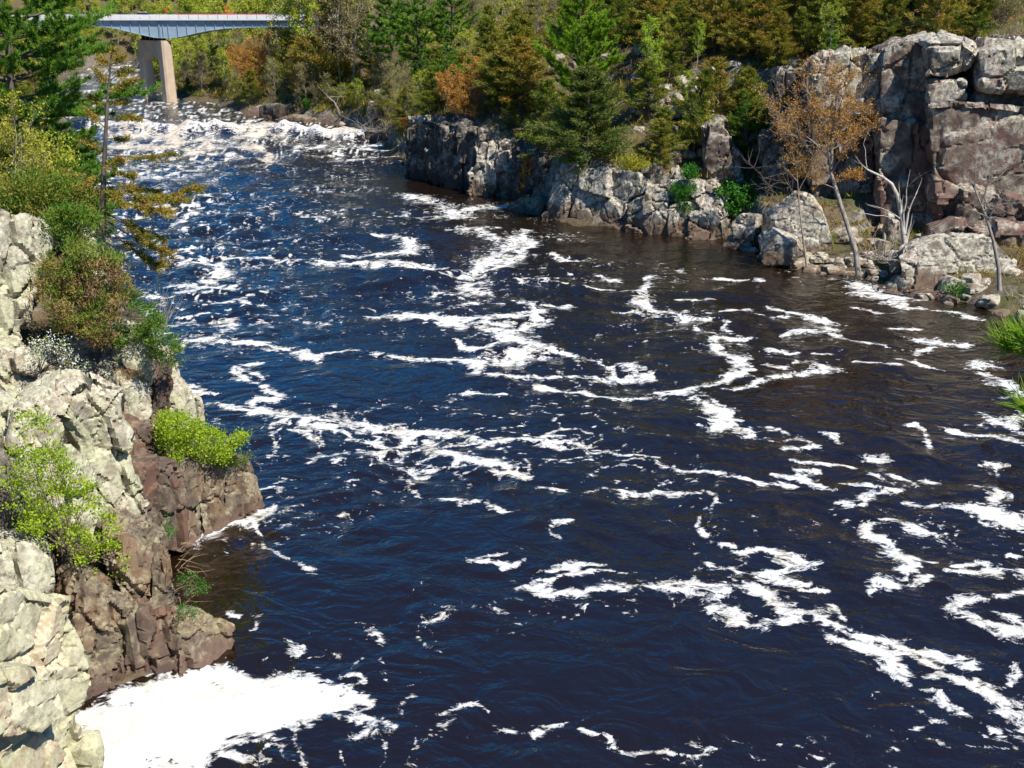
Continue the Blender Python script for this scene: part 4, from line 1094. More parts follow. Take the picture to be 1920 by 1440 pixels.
rock_at('small pale stone on top of the jointed outcrop, the upper one', [(1257, 316), (1270, 309), (1276, 318), (1268, 338), (1256, 336)], (1256, 113.5), (1276, 113.2), 1.2, 'rock_grey', 306, .2, .12, .2, 0)
rock_at('pale stone block on top of the jointed outcrop, the lower one', [(1265, 322), (1292, 321), (1294, 342), (1264, 342)], (1264, 112.6), (1294, 112.2), 1.6, 'rock_grey', 307, .3, .12, .2, 0)
rock_at('low smooth rock awash at the foot of the dark cliff', [(950, 384), (968, 372), (1010, 368), (1018, 386), (1012, 398), (956, 395)], (950, 124), (1018, 121), 4, 'rock_brown', 308, .8)
rock_at('little round pale stone against the outcrop at the waterline', [(1014, 404), (1020, 396), (1028, 400), (1026, 414), (1016, 414)], (1014, 117.2), (1028, 117), 1, 'rock_grey', 309, .3, .1, .1)
rock_at('pale slab balanced on the rock column on the far shore', [(700, 171), (712, 166), (737, 167), (735, 180), (704, 187)], (700, 205), (737, 203), 5, 'rock_grey', 310, .2, .3, .5, 0)
rock_at('blocky rock column on the far shore under the balanced slab', [(688, 192), (706, 184), (734, 182), (732, 210), (686, 222)], (688, 204), (734, 202), 6, 'rock_wall', 311, .1, .3, .8)
rock_at('flat pale block on top of the dark river cliff', [(764, 218), (793, 215), (792, 232), (766, 232)], (764, 153), (793, 151), 3, 'rock_grey', 312, .2, .2, .3, 0)
rock_at('smooth grey whaleback boulder at the far bend', [(442, 221), (460, 208), (480, 198), (489, 208), (487, 223)], (442, 243), (487, 240), 5, 'rock_wall', 313, .7, .3, .5)
rock_at('dark wet boulder next to the whaleback at the far bend', [(483, 200), (500, 194), (526, 196), (524, 226), (488, 226)], (483, 238), (526, 234), 5, 'rock_dark_and_shade', 314, .2, .3, .8)
rock_at('low tan ledge along the far shore', [(520, 222), (544, 214), (572, 222), (570, 230), (520, 230)], (520, 232), (570, 226), 5, 'rock_brown', 315, .6, .3, .5)
rock_at('dark rounded boulder on the far shore beneath bare trees', [(596, 230), (612, 214), (638, 220), (636, 234)], (596, 223), (636, 219), 4, 'rock_wall', 316, .6, .3, .5)
rock_at('sloping tan ledge among bare bushes on the far hillside', [(514, 160), (546, 146), (568, 156), (567, 172), (516, 169)], (514, 262), (567, 256), 5, 'rock_grey', 317, .4, .35, .5, 0)
rock_at('wet brown shore rock where the rapid meets the bank', [(668, 252), (690, 244), (720, 250), (734, 276), (700, 280), (676, 268)], (668, 197), (734, 184), 6, 'rock_dark_and_shade', 318, .5, .3, .7)
rock_at('pale rock at the very end of the white rapid', [(655, 247), (664, 241), (674, 244), (672, 254), (658, 255)], (655, 206), (674, 204), 2.5, 'rock_grey', 319, .4, .25, .3)
rock_at('low rock shelf at the water edge beneath the broad flat boulder', [(1640, 542), (1690, 552), (1760, 548), (1850, 556), (1885, 566), (1880, 586), (1780, 582), (1690, 562)], (1640, 84.5), (1880, 80.0), 5, 'rock_wall', 320, .9, .2, .5)
rock_at('tan boulder at the right edge beside the needle tufts', [(1876, 540), (1900, 522), (1960, 516), (1960, 590), (1885, 580)], (1876, 82), (1960, 79), 4, 'rock_brown', 321, .4, .2, .5)

def near_what(px):
    for lim, w in ((560, 'near the bridge end'), (640, 'round the slender spruce'), (700, 'left of the pine group'), (790, 'below the pine group'), (885, 'round the orange bush'), (1000, 'above the pale upright slabs'), (1090, 'left of the tallest cedar'), (1190, 'right of the tallest cedar'), (1270, 'by the lime birch'), (1340, 'right of the lime birch'), (1440, 'above the square-shouldered rock'), (1530, 'left of the orange leaning tree'), (1650, 'above the flat-topped cliff'), (1740, 'above the rock pillar')):
        if px < lim: return w
    return 'above the great wall'
def how_big(s, a, b):
    return 'small' if s < a else 'middling' if s < b else 'large'
# stones of the little beach and along the shores
STONES = [boulder_mesh('stone', (1.0, .8, .62), 400 + i, M['rock_stone'], 0.075) for i in range(6)]
def stone(x, y, z, s, rng, label, group, flat=1.0, mat=None):
    o = link_mesh('stone', STONES[rng.integers(6)], None, (x, y, z))
    o.scale = (s, s * rng.uniform(.8, 1.2), s * flat * rng.uniform(.7, 1.1))
    o.rotation_euler = (rng.uniform(-.2, .2), rng.uniform(-.2, .2), rng.uniform(0, 6.28))
    return tag(o, label, 'stone', group)
rng = np.random.default_rng(5)
for k in range(46):
    px, py = rng.uniform(1508, 1636), rng.uniform(478, 522)
    p = on_ground(px, py, 70, 110)
    stone(p[0], p[1], p[2] - .1, rng.uniform(.5, 1.5), rng, 'tan angular stone on the %s part of the little beach under the leaning orange tree' % ('landward' if py < 494 else 'waterside' if py > 508 else 'middle'), 'stones of the little beach', .6)
for k in range(90):
    i = rng.integers(6, len(RB) - 6)
    t_ = rng.uniform()
    q = RB[i, :2] * (1 - t_) + RB[i + 1, :2] * t_
    px, _, _ = project(np.array([q[0], q[1], 0]))
    if 760 < px < 1360: continue
    q = q + np.array([rng.uniform(-.5, 2.2), rng.uniform(-.3, 2.0)])
    stone(q[0], q[1], max(gz(*q), 0) - .15, rng.uniform(.7, 2.0), rng, 'grey stone at the waterline of the right bank, %s' % near_what(px), 'stones along the right shore', .7)
for k in range(44):
    px, py = rng.uniform(1190, 1340), rng.uniform(150, 330)
    p = on_ground(px, py, 80, 180)
    z_ = rng.uniform(.8, 2.4)
    stone(p[0], p[1], p[2] - .2, z_, rng, '%s pale block of the wooded scree, %s part, %s' % (how_big(z_, 1.3, 1.9), 'upper' if py < 210 else 'lower' if py > 270 else 'middle', near_what(px)), 'blocks of the wooded scree', .8)
for k in range(36):
    px, py = rng.uniform(780, 1500), rng.uniform(60, 230)
    p = on_ground(px, py, 80, 240)
    z_ = rng.uniform(1.0, 3.0)
    stone(p[0], p[1], p[2] - .2, z_, rng, '%s grey rock showing between the cedars %s' % (how_big(z_, 1.7, 2.4), near_what(px)), 'rocks among the cedars', .8)
for k in range(60):
    px, py = rng.uniform(1430, 1900), rng.uniform(425, 560)
    p = on_ground(px, py, 70, 125)
    if 1505 < px < 1640 and py > 470: continue
    z_ = rng.uniform(.9, 2.8)
    stone(p[0], p[1], p[2] - .25, z_, rng, '%s fallen block on the talus %s' % (how_big(z_, 1.5, 2.2), 'left of the leaning orange tree' if px < 1560 else 'between the orange tree and the dead tree' if px < 1690 else 'near the broad flat boulder'), 'fallen blocks of the talus', .8)
# ------------------------------------------------------------------ trees and bushes (each built round its own foot)
def unit(v):
    v = np.asarray(v, float)
    return v / (np.linalg.norm(v) + 1e-9)

def curve(p, d, L, n, up, wob, rng):
    P = [np.asarray(p, float)]
    d = unit(d)
    for _ in range(n):
        d = unit(d + np.array([0, 0, up]) / n + rng.normal(size=3) * wob)
        P.append(P[-1] + d * L / n)
    return np.array(P)

def along(P, t):
    s = t * (len(P) - 1)
    i = np.clip(np.floor(s).astype(int), 0, len(P) - 2)
    f = (s - i)[:, None]
    return P[i] * (1 - f) + P[i + 1] * f, P[i + 1] - P[i]

def trunk_path(h, lean, rng, n=9, wob=0.02):
    z = np.linspace(0, 1, n)
    P = np.stack([z * lean[0] + np.cumsum(rng.normal(size=n)) * wob * h / n * 2, z * lean[1] + np.cumsum(rng.normal(size=n)) * wob * h / n * 2, z * h], 1)
    P[0] = 0
    return P

def gen_cedar(seed, h=9, w=2.3, nb=110, blades=75, start=0.06, bl=(.14, .34), bw=.055, ragged=.35):
    rng = np.random.default_rng(seed)
    tr, cr = Geo(), Geo()
    T = trunk_path(h, rng.normal(size=2) * .05 * h, rng)
    tr.tube(T, np.linspace(.017 * h, .004 * h, len(T)), 6)
    for i in range(nb):
        t = start + (1 - start) * (i + rng.uniform()) / nb
        p, _ = along(T, np.array([t]))
        az = i * 2.4 + rng.uniform(-.5, .5)
        prof = (1 - t) ** 0.62 * min(1, .5 + t * 2.6) * (1 + .28 * math.sin(az * 1.0 + seed + 9 * t))
        L = w * prof * rng.uniform(1 - ragged, 1 + ragged * .6) + .25
        P = curve(p[0], (math.cos(az), math.sin(az), .25 + .5 * t), L, 5, rng.uniform(-.25, .35), .09, rng)
        tr.tube(P, np.linspace(.05 * L * .35 + .006, .004, 6), 3)
        n = int(blades * (.35 + .65 * L / w))
        tt = rng.uniform(.25, 1.02, n) ** .8
        C, D = along(P, np.clip(tt, 0, 1))
        C = C + rng.normal(size=(n, 3)) * np.array([.20, .20, .11]) * (.3 + .25 * L)
        D = D / np.linalg.norm(D, axis=1)[:, None] + rng.normal(size=(n, 3)) * .65 + np.array([0, 0, .12])
        cr.blades(C, D, rng.uniform(*bl, n), bw, np.clip(rng.uniform(.1, .6) + rng.normal(size=n) * .16 + .25 * (tt > .8) , 0, 1), rng)
    return tr, cr

def gen_pine(seed, h=14, w=3.4, whorls=13, per=5, tufts=16, needles=15, nl=.26, nw=.035, start=.25, open_=0.35, r=.016, up=.55):
    rng = np.random.default_rng(seed)
    tr, cr = Geo(), Geo()
    T = trunk_path(h, rng.normal(size=2) * .03 * h, rng)
    tr.tube(T, np.linspace(r * h, .004 * h, len(T)), 7)
    for i in range(whorls):
        t0 = start + (1 - start) * i / (whorls - .4)
        for j in range(per):
            if rng.uniform() < open_ * .5: continue
            t = min(.995, t0 + rng.uniform(-.012, .012))
            p, _ = along(T, np.array([t]))
            prof = min(1, (1 - t) * 1.75 + .10) * min(1, .55 + (t - start) * 2)
            L = w * prof * rng.uniform(.6, 1.12)
            az = j * 2 * math.pi / per + i * .7 + rng.uniform(-.35, .35)
            P = curve(p[0], (math.cos(az), math.sin(az), -.04 + .35 * t), L, 6, up * rng.uniform(.5, 1.1), .06, rng)
            tr.tube(P, np.linspace(.012 + .012 * L, .006, 7), 4)
            stems = [(P, .35)]
            for _ in range(int(3 + L * 1.6)):
                tt = rng.uniform(.3, .95)
                q, dq = along(P, np.array([tt]))
                side = unit(np.cross(dq[0], (0, 0, 1))) * rng.choice([-1, 1])
                l2 = L * rng.uniform(.18, .38) * (1.25 - tt * .5)
                P2 = curve(q[0], unit(dq[0]) * .9 + side * .9, l2, 4, .45, .08, rng)
                tr.tube(P2, np.linspace(.012, .004, 5), 3)
                stems.append((P2, .2))
            for Q, s0 in stems:
                l = np.linalg.norm(Q[-1] - Q[0])
                n = max(2, int(tufts * l / 2.2))
                tt = rng.uniform(s0, 1, n)
                tt[0] = 1
                C, D = along(Q, tt)
                D = D / np.linalg.norm(D, axis=1)[:, None]
                C = np.repeat(C, needles, 0) + rng.normal(size=(n * needles, 3)) * .035
                D = np.repeat(D, needles, 0) * .75 + rng.normal(size=(n * needles, 3)) * .52 + np.array([0, 0, .28])
                cr.blades(C, D, rng.uniform(.6, 1.1, n * needles) * nl, nw, np.clip(np.repeat(rng.normal(size=n) * .16 + .45, needles) + rng.normal(size=n * needles) * .12, 0, 1), rng)
    return tr, cr

def gen_broad(seed, h=9, w=3.2, nb=16, sub=7, twig=4, leaves=9, ll=.16, lw=.11, start=.3, tr_r=.014, up=.9, T=None, stems=1, spread=.3, lspread=.22, elev=.7, flat=.2):
    rng = np.random.default_rng(seed)
    tr, cr = Geo(), Geo()
    for s in range(stems):
        if T is None or s > 0:
            lean = rng.normal(size=2) * (.05 * h if stems == 1 else spread * h)
            P0 = trunk_path(h * (1 if stems == 1 else rng.uniform(.65, 1.05)), lean, rng, 9, .06)
        else:
            P0 = np.asarray(T, float)
        hh = P0[-1, 2] - P0[0, 2]
        R0 = np.linspace(tr_r * h, tr_r * h * .12, len(P0))
        tr.tube(P0, R0, 6)
        for i in range(nb):
            t = start + (1 - start) * (i + rng.uniform(0, 1)) / nb
            p, dp = along(P0, np.array([min(t, .999)]))
            prof = (.35 + .65 * math.sin(math.pi * min(1, (t - start) / (1 - start) * .75 + .25)))
            L = w * prof * rng.uniform(.6, 1.1)
            az = i * 2.4 + rng.uniform(-.6, .6)
            P = curve(p[0], (math.cos(az), math.sin(az), elev), L, 6, up * rng.uniform(.2, 1), .12, rng)
            r0 = max(.007, tr_r * h * .32 * (1 - t * .6))
            tr.tube(P, np.linspace(r0, .005, 7), 4)
            for j in range(sub):
                tt = rng.uniform(.25, 1)
                q, dq = along(P, np.array([tt]))
                l2 = L * rng.uniform(.2, .45)
                P2 = curve(q[0], unit(dq[0]) + rng.normal(size=3) * .75 + np.array([0, 0, .25]), l2, 4, .4, .14, rng)
                tr.tube(P2, np.linspace(max(.004, r0 * .35), .003, 5), 3)
                for k in range(twig):
                    q2, dq2 = along(P2, np.array([rng.uniform(.2, 1)]))
                    P3 = curve(q2[0], unit(dq2[0]) + rng.normal(size=3) * .7, l2 * rng.uniform(.3, .6), 2, .3, .12, rng)
                    tr.tube(P3, np.array([.004, .003, .002]) * max(1, h / 6), 3)
                    if leaves:
                        C, D = along(P3, rng.uniform(.1, 1, leaves))
                        C = C + rng.normal(size=(leaves, 3)) * lspread * .5
                        D = D / (np.linalg.norm(D, axis=1)[:, None] + 1e-9) + rng.normal(size=(leaves, 3)) * .8
                        cr.leaves(C, D, rng.uniform(.6, 1.1, leaves) * ll, rng.uniform(.7, 1.1, leaves) * lw, np.clip(rng.uniform(.25, .75) + rng.normal(size=leaves) * .14, 0, 1), rng, flat)
    return tr, cr

TRIS = 0
class Kind:
    """a kind of tree: a few individuals grown once, then copied"""
    def __init__(self, name, cat, gens, mb, ml, group, crown='crown', stem='trunk'):
        self.name, self.cat, self.group, self.crown, self.stem = name, cat, group, crown, stem
        self.me = []
        for tr, cr in gens:
            self.me.append((tr.mesh(stem, M[mb], None, True), cr.mesh(crown, M[ml]) if cr.n else None))
        self.root = [None] * len(self.me)
        self.count = 0
    def put(self, p, s, rz, label=None, group='', i=None, sxy=1.0):
        i = self.count % len(self.me) if i is None else i
        self.count += 1
        if self.root[i] is None:
            r = thing(self.name, label, self.cat, (0, 0, 0), None)
            link_mesh(self.stem, self.me[i][0], r)
            if self.me[i][1]: link_mesh(self.crown, self.me[i][1], r)
            self.root[i] = r
        else:
            r = copy_tree(self.root[i])
        r.location = tuple(float(v) for v in p)
        r.scale = (s * sxy, s * sxy, s)
        r.rotation_euler = (0, 0, rz)
        r['label'] = label
        g = self.group if group == '' else group
        if g: r['group'] = g
        elif 'group' in r: del r['group']
        return r

CEDAR = Kind('cedar_tree', 'cedar', [gen_cedar(1, 9, 2.9, 125, 120, bl=(.2, .46), bw=.085), gen_cedar(2, 9, 3.3, 130, 120, bl=(.2, .46), bw=.085), gen_cedar(3, 9, 2.4, 110, 120, bl=(.2, .46), bw=.085), gen_cedar(4, 9, 3.2, 95, 130, .12, (.2, .46), .085, ragged=.6), gen_cedar(5, 9, 3.5, 150, 140, bl=(.18, .42), bw=.075), gen_cedar(6, 9, 2.8, 85, 120, .2, (.2, .46), .085, ragged=.7)], 'bark_dark', 'cedar', 'cedars of the right bank')
PINE = Kind('white_pine', 'pine', [gen_pine(11, tufts=15, needles=14, nl=.42, nw=.07), gen_pine(12, 14, 3.4, 12, tufts=15, needles=14, nl=.42, nw=.07), gen_pine(13, 14, 4.2, 12, 5, 14, 14, .42, .07)], 'bark_dark', 'pine', 'white pines of the right bank')
SPRUCE = Kind('spruce_tree', 'spruce', [gen_cedar(21, 10, 1.5, 110, 70, .05, (.12, .26), .05, .2)], 'bark_dark', 'spruce', None)
LIMETREE = Kind('leafing_tree', 'tree', [gen_broad(31, 9, 2.4, 20, 7, 3, 12, .22, .16, .2, .008, .8), gen_broad(32, 9, 3.2, 20, 7, 3, 12, .22, .17, .2, .010, .8), gen_broad(33, 9, 2.8, 18, 7, 3, 10, .22, .16, .2, .009, .9)], 'bark_pale', 'lime_soft', 'leafing trees of the right bank')
BUDTREE = Kind('budding_tree', 'tree', [gen_broad(41, 9, 3.2, 20, 8, 4, 6, .16, .11, .2, .010, .9), gen_broad(42, 9, 2.8, 20, 8, 4, 5, .16, .11, .2, .010, .9)], 'bark_grey', 'bud_grey', 'grey budding trees of the right bank')
OBUD = Kind('orange_budding_tree', 'tree', [gen_broad(46, 8, 3.4, 18, 8, 4, 10, .19, .12, .12, .012, .7, None, 3, .2)], 'bark_grey', 'bud_orange', None)
BRUSH = Kind('bare_bush', 'bush', [gen_broad(51, 3, 1.5, 11, 6, 3, 3, .10, .07, .1, .012, .6, None, 7, .3), gen_broad(52, 3, 1.4, 10, 6, 3, 5, .12, .08, .1, .012, .6, None, 7, .35)], 'bark_tan', 'bud_grey', 'bare bushes of the right bank')
HILLTREE = Kind('distant_tree', 'tree', [gen_broad(61, 14, 5.4, 18, 7, 3, 9, .62, .46, .12, .012, .8, lspread=.9), gen_broad(62, 14, 4.8, 18, 7, 3, 8, .62, .46, .15, .012, .9, lspread=.9)], 'bark_grey', 'lime_soft', 'spring trees of the far hill')
GREENBUSH = Kind('green_bush', 'bush', [gen_broad(71, 2.6, 1.3, 10, 5, 3, 7, .17, .13, .1, .010, .5, None, 4, .3)], 'bark_dark', 'green', None)

def tree_px(kind, label, px, base, top, Y=None, group=None, i=None, sxy=1.0, href=9.0, rz=None, z=None):
    """a tree standing at picture column px, from its foot to its tip"""
    p = on_ground(px, base) if Y is None else at(px, base, Y)
    if z is not None: p[2] = z
    hgt = at(px, top, p[1])[2] - p[2]
    return kind.put(p - np.array([0, 0, .15]), max(.1, hgt / href), (px * 1.7) % 6.28 if rz is None else rz, label, group, i, sxy)

# trees one can single out
BIGCEDAR = Kind('cedar_tree', 'cedar', [gen_cedar(7, 9, 3.3, 170, 190, .03, (.2, .46), .08, .45)], 'bark_dark', 'cedar_green', None)
tree_px(BIGCEDAR, 'tallest dark olive cedar standing on the pale outcrop in the middle of the right bank', 1100, 312, 128, sxy=1.35)
tree_px(CEDAR, 'slim dark cedar pressed against the left side of the tallest cedar', 1030, 300, 150, i=1, sxy=1.1)
tree_px(CEDAR, 'low brown cedar hanging over the outcrop below the lime birch', 1238, 320, 222, i=3, sxy=1.4)
tree_px(CEDAR, 'thin upright cedar between the lime birch and the square-shouldered rock', 1300, 300, 130, i=5, sxy=.9)
BRIGHTPINE = Kind('white_pine', 'pine', [gen_pine(15, 14, 5.2, 11, 6, 15, 16, .46, .07, .12, .12, .014, .95)], 'bark_dark', 'pine_bright', None)
tree_px(BRIGHTPINE, 'bright green white pine with layered upswept boughs above the tallest cedar', 1090, 225, -30, href=14, sxy=1.0)
tree_px(PINE, 'tall white pine with the darkest trunk in the pine group left of the orange bush', 735, 170, -60, i=1, href=14, sxy=1.1)
tree_px(PINE, 'white pine with broad flat boughs in the middle of the pine group', 790, 180, -40, i=2, href=14, sxy=1.2)
tree_px(PINE, 'white pine at the right end of the pine group, half hidden by cedars', 848, 150, -60, i=0, href=14, sxy=1.1)
tree_px(PINE, 'short leaning white pine at the left end of the pine group', 700, 165, 20, i=2, href=14)
tree_px(SPRUCE, 'slender deep green spruce on the far hillside right of the bridge', 608, 120, 0, href=10)
tree_px(SPRUCE, 'small deep green spruce under the pine group', 800, 205, 110, href=10)
tree_px(OBUD, 'round bush-like tree full of orange buds above the dark river cliff', 868, 238, 118, href=8, sxy=1.05)
tree_px(OBUD, 'pale orange budding tree on the bank past the sandy shore', 480, 188, 70, href=8)
tree_px(OBUD, 'low rusty bush at the edge of the dark river cliff', 768, 250, 215, href=8, sxy=1.3)
tree_px(OBUD, 'small rust-coloured shrub in the shaded gap beside the outcrop', 985, 372, 296, href=8, sxy=.7)
tree_px(GREENBUSH, 'bright green bush between the outcrop and the split boulder', 1386, 424, 345, href=2.8, sxy=1.2)
tree_px(GREENBUSH, 'bright green bush on the far hillside under the spruce', 610, 148, 108, href=2.8, sxy=1.3)
tree_px(GREENBUSH, 'small green bush between the bare trees of the far shore', 575, 215, 185, href=2.8)
BIRCH = Kind('birch_tree', 'birch', [gen_broad(36, 9, 1.9, 20, 6, 3, 9, .17, .13, .25, .007, .7)], 'bark_pale', 'lime', None)
tree_px(BIRCH, 'thin birch with lime green leaves and a white stem in the scree', 1222, 205, 38)
tree_px(BIRCH, 'smaller lime green sapling left of the slope of pale rubble', 1305, 130, 40)
for n_, (px, b_, t_, kd, lb) in enumerate([(522, 165, -8, 'L', 'fresh green tree rising beside the bridge end'), (548, 170, -40, 'B', 'tall grey-brown budding tree hiding the right end of the bridge'), (575, 165, -50, 'L', 'yellow-green tree in front of the right end of the bridge'), (640, 180, -60, 'B', 'tall brown budding tree between the slender spruce and the pine group'), (660, 185, -40, 'B', 'grey budding tree next to the pine group'), (540, 175, 60, 'C', 'rust brown cedar below the right end of the bridge'), (570, 190, 80, 'C', 'olive cedar under the slender spruce'), (628, 170, -30, 'C', 'tall rust brown cedar right of the slender spruce')]):
    tree_px({'L': LIMETREE, 'B': BUDTREE, 'C': CEDAR}[kd], lb, px, b_, t_, i=n_ % 2)

# the tall orange tree that leans out over the little beach, and its neighbours on the talus
def px_path(pts, Y):
    return np.array([at(a, b, Y + c) for a, b, c in pts])
def special(name, label, cat, path, r, mb, ml, branches, seed, leaves=6, ll=.13, lw=.085, sub=8, twig=4, tip=.15, lspread=.25):
    """a tree on a surveyed trunk line with surveyed limbs: (start along the trunk, end point, radius)"""
    rng = np.random.default_rng(seed)
    base = path[0].copy()
    o = thing(name, label, cat, base)
    tr, cr = Geo(), Geo()
    tr.tube(path, np.linspace(r, r * tip, len(path)), 7)
    for t, end, br in branches:
        p, dp = along(path, np.array([t]))
        e = np.asarray(end, float)
        mid = (p[0] + e) / 2 + rng.normal(size=3) * .05 * np.linalg.norm(e - p[0]) + unit(dp[0]) * np.linalg.norm(e - p[0]) * .08
        u = np.linspace(0, 1, 7)[:, None]
        P = p[0] * (1 - u) ** 2 + 2 * mid * u * (1 - u) + e * u ** 2 + rng.normal(size=(7, 3)) * .02 * np.linalg.norm(e - p[0]) * u
        tr.tube(P, np.linspace(br, .008, 7), 5)
        L = np.linalg.norm(e - p[0])
        for j in range(sub):
            q, dq = along(P, rng.uniform(.25, 1, 1))
            l2 = min(2.6, L * rng.uniform(.22, .5))
            P2 = curve(q[0], unit(dq[0]) + rng.normal(size=3) * .7 + np.array([0, 0, .2]), l2, 4, .5, .13, rng)
            tr.tube(P2, np.linspace(max(.006, br * .3), .004, 5), 3)
            for k in range(twig):
                q2, dq2 = along(P2, rng.uniform(.2, 1, 1))
                P3 = curve(q2[0], unit(dq2[0]) + rng.normal(size=3) * .7, l2 * rng.uniform(.3, .6), 2, .3, .1, rng)
                tr.tube(P3, np.array([.008, .006, .004]), 3)
                if leaves:
                    C, D = along(P3, rng.uniform(.1, 1, leaves))
                    C = C + rng.normal(size=(leaves, 3)) * lspread * .5
                    D = D / (np.linalg.norm(D, axis=1)[:, None] + 1e-9) + rng.normal(size=(leaves, 3)) * .8
                    cr.leaves(C, D, rng.uniform(.6, 1.1, leaves) * ll, rng.uniform(.7, 1.1, leaves) * lw, np.clip(rng.uniform(.2, .8) + rng.normal(size=leaves) * .14, 0, 1), rng)
    tr.build('trunk', M[mb], o, base, True)
    if cr.n: cr.build('crown', M[ml], o, base)
    return o
Y0 = on_water(1610, 516, .7)[1]
path = px_path([(1610, 518, 0), (1604, 470, .6), (1588, 420, 1.4), (1572, 370, 2.4), (1558, 325, 3.2), (1560, 270, 3.6), (1566, 215, 4.0), (1572, 165, 4.2), (1576, 138, 4.4)], Y0)
E = lambda px, py, dy: at(px, py, Y0 + dy)
rng0 = np.random.default_rng(77)
br = [(.5, E(1490, 300, 2), .07), (.55, E(1440, 215, 2), .09), (.55, E(1510, 160, 4), .08), (.6, E(1620, 175, 2), .08), (.6, E(1640, 240, 3), .07), (.5, E(1600, 260, 1), .06), (.65, E(1540, 140, 5), .06), (.7, E(1600, 140, 3), .06), (.45, E(1480, 240, 5), .07), (.5, E(1545, 230, 0), .06), (.62, E(1590, 200, 6), .06), (.42, E(1500, 330, 3), .05), (.45, E(1610, 330, 2), .05), (.75, E(1560, 150, 2), .05), (.7, E(1620, 205, 5), .05), (.68, E(1520, 195, 2), .06), (.7, E(1545, 260, 5), .05), (.6, E(1460, 250, 1), .05), (.58, E(1505, 205, 6), .06)]
special('leaning_tree', 'tall leaning tree with orange buds rising from the stony beach', 'tree', path, .26, 'bark_grey', 'bud_orange', br, 5, 10, .17, .105, 14, 5)
Y1 = on_water(1700, 480, 1.6)[1]
path = px_path([(1698, 472, 1), (1694, 440, 1.2), (1690, 405, 1.4), (1684, 370, 1.6), (1672, 345, 1.6), (1655, 332, 1.8), (1626, 318, 2)], Y1)
E = lambda px, py, dy: at(px, py, Y1 + dy)
special('dead_tree', 'bare white dead tree forked before the black cleft of the great wall', 'tree', path, .27, 'bark_pale', 'bud_grey', [(.05, E(1712, 400, 1), .2), (.12, E(1720, 362, 1.4), .17), (.1, E(1707, 318, 1.2), .11), (.35, E(1686, 340, 1), .1), (.3, E(1630, 383, .5), .07), (.3, E(1596, 400, 0), .06), (1, E(1604, 290, 2), .05), (1, E(1622, 252, 2), .05)], 6, 0, sub=2, twig=1, tip=.3)
Y2 = on_water(1512, 506, .8)[1]
special('bare_sapling', 'straight bare sapling beside the large sloping boulder', 'tree', px_path([(1513, 500, 0), (1506, 450, .2), (1500, 400, .3), (1496, 350, .4), (1493, 300, .5)], Y2), .11, 'bark_tan', 'bud_orange', [(.8, at(1455, 300, Y2), .04), (.7, at(1540, 290, Y2), .04), (.9, at(1470, 255, Y2), .04), (.6, at(1465, 325, Y2), .03), (.95, at(1515, 260, Y2), .03)], 7, 2, .1, .07, 5, 3)
Y3 = 80.0
special('bare_tree', 'grey leafless tree standing right of the broad flat boulder', 'tree', px_path([(1874, 545, 0), (1872, 500, .2), (1862, 450, .5), (1848, 405, .8), (1832, 365, 1.0), (1822, 340, 1.1)], Y3), .19, 'bark_grey', 'bud_grey', [(.55, at(1905, 330, Y3), .07), (.7, at(1870, 290, Y3), .06), (.85, at(1800, 310, Y3 + 1), .05), (.9, at(1830, 280, Y3), .05), (.6, at(1810, 390, Y3), .05), (.65, at(1925, 380, Y3), .06), (.8, at(1890, 315, Y3 + 2), .05), (.75, at(1905, 405, Y3 + 2), .05), (.6, at(1850, 320, Y3 + 2), .05)], 8, 1, .07, .05, 9, 4)
special('bare_tree', 'bare dead trunk lying tilted over the far shore boulders', 'tree', px_path([(640, 232, 0), (634, 205, 0), (626, 190, 0), (612, 180, 0)], 222), .35, 'bark_grey', 'bud_grey', [(.5, at(645, 165, 222), .12), (.8, at(600, 165, 222), .1), (.9, at(660, 180, 224), .1)], 9, 1, .2, .14, 5, 3)
for n_, (px, b_, t_, lb) in enumerate([(508, 224, 170, 'pair of pale bare stems at the left end of the far shore'), (560, 210, 158, 'pale leaning bare stem in the middle of the far shore'), (595, 205, 160, 'thin crooked bare stem over the far shore rocks')]):
    tree_px(BUDTREE, lb, px, b_, t_, i=n_ % 2)
for n_, (px, b_, t_, lb) in enumerate([(382, 152, 50, 'tall dark-stemmed tree right of the bridge pier'), (395, 140, 55, 'pale-stemmed tree behind the dark-stemmed one by the bridge pier'), (360, 160, 70, 'thin leafing tree just right of the bridge pier'), (425, 150, 65, 'leafing tree above the shadowed slope past the bridge pier')]):
    tree_px(LIMETREE, lb, px, b_, t_, Y=305 + 6 * n_, i=n_ % 3, z=gz(*at(px, b_, 305 + 6 * n_)[:2]))

# the wood on the right bank: scattered by the ground itself
rng = np.random.default_rng(21)
placed = []
def clear(p, d):
    for q in placed:
        if (q[0] - p[0]) ** 2 + (q[1] - p[1]) ** 2 < (.5 * (d + q[2])) ** 2: return False
    return True
cand = np.vstack([np.stack([rng.uniform(-110, 110, 26000), rng.uniform(70, 330, 26000)], 1), np.stack([rng.uniform(45, 115, 700), rng.uniform(28, 100, 700)], 1)])  # second set: unseen trees past the right edge, added to darken river reflections
sd_r, cc = seg_query(cand, RB, RB[:, 2:])
gg = ground(cand[:, 0], cand[:, 1])
dx = 0.8
slope = np.hypot(ground(cand[:, 0] + dx, cand[:, 1]) - ground(cand[:, 0] - dx, cand[:, 1]), ground(cand[:, 0], cand[:, 1] + dx) - ground(cand[:, 0], cand[:, 1] - dx)) / (2 * dx)
mixn = fbm2(cand[:, 0] / 18, cand[:, 1] / 18, 2, 90)
nC = nP = nL = nB = nR = 0
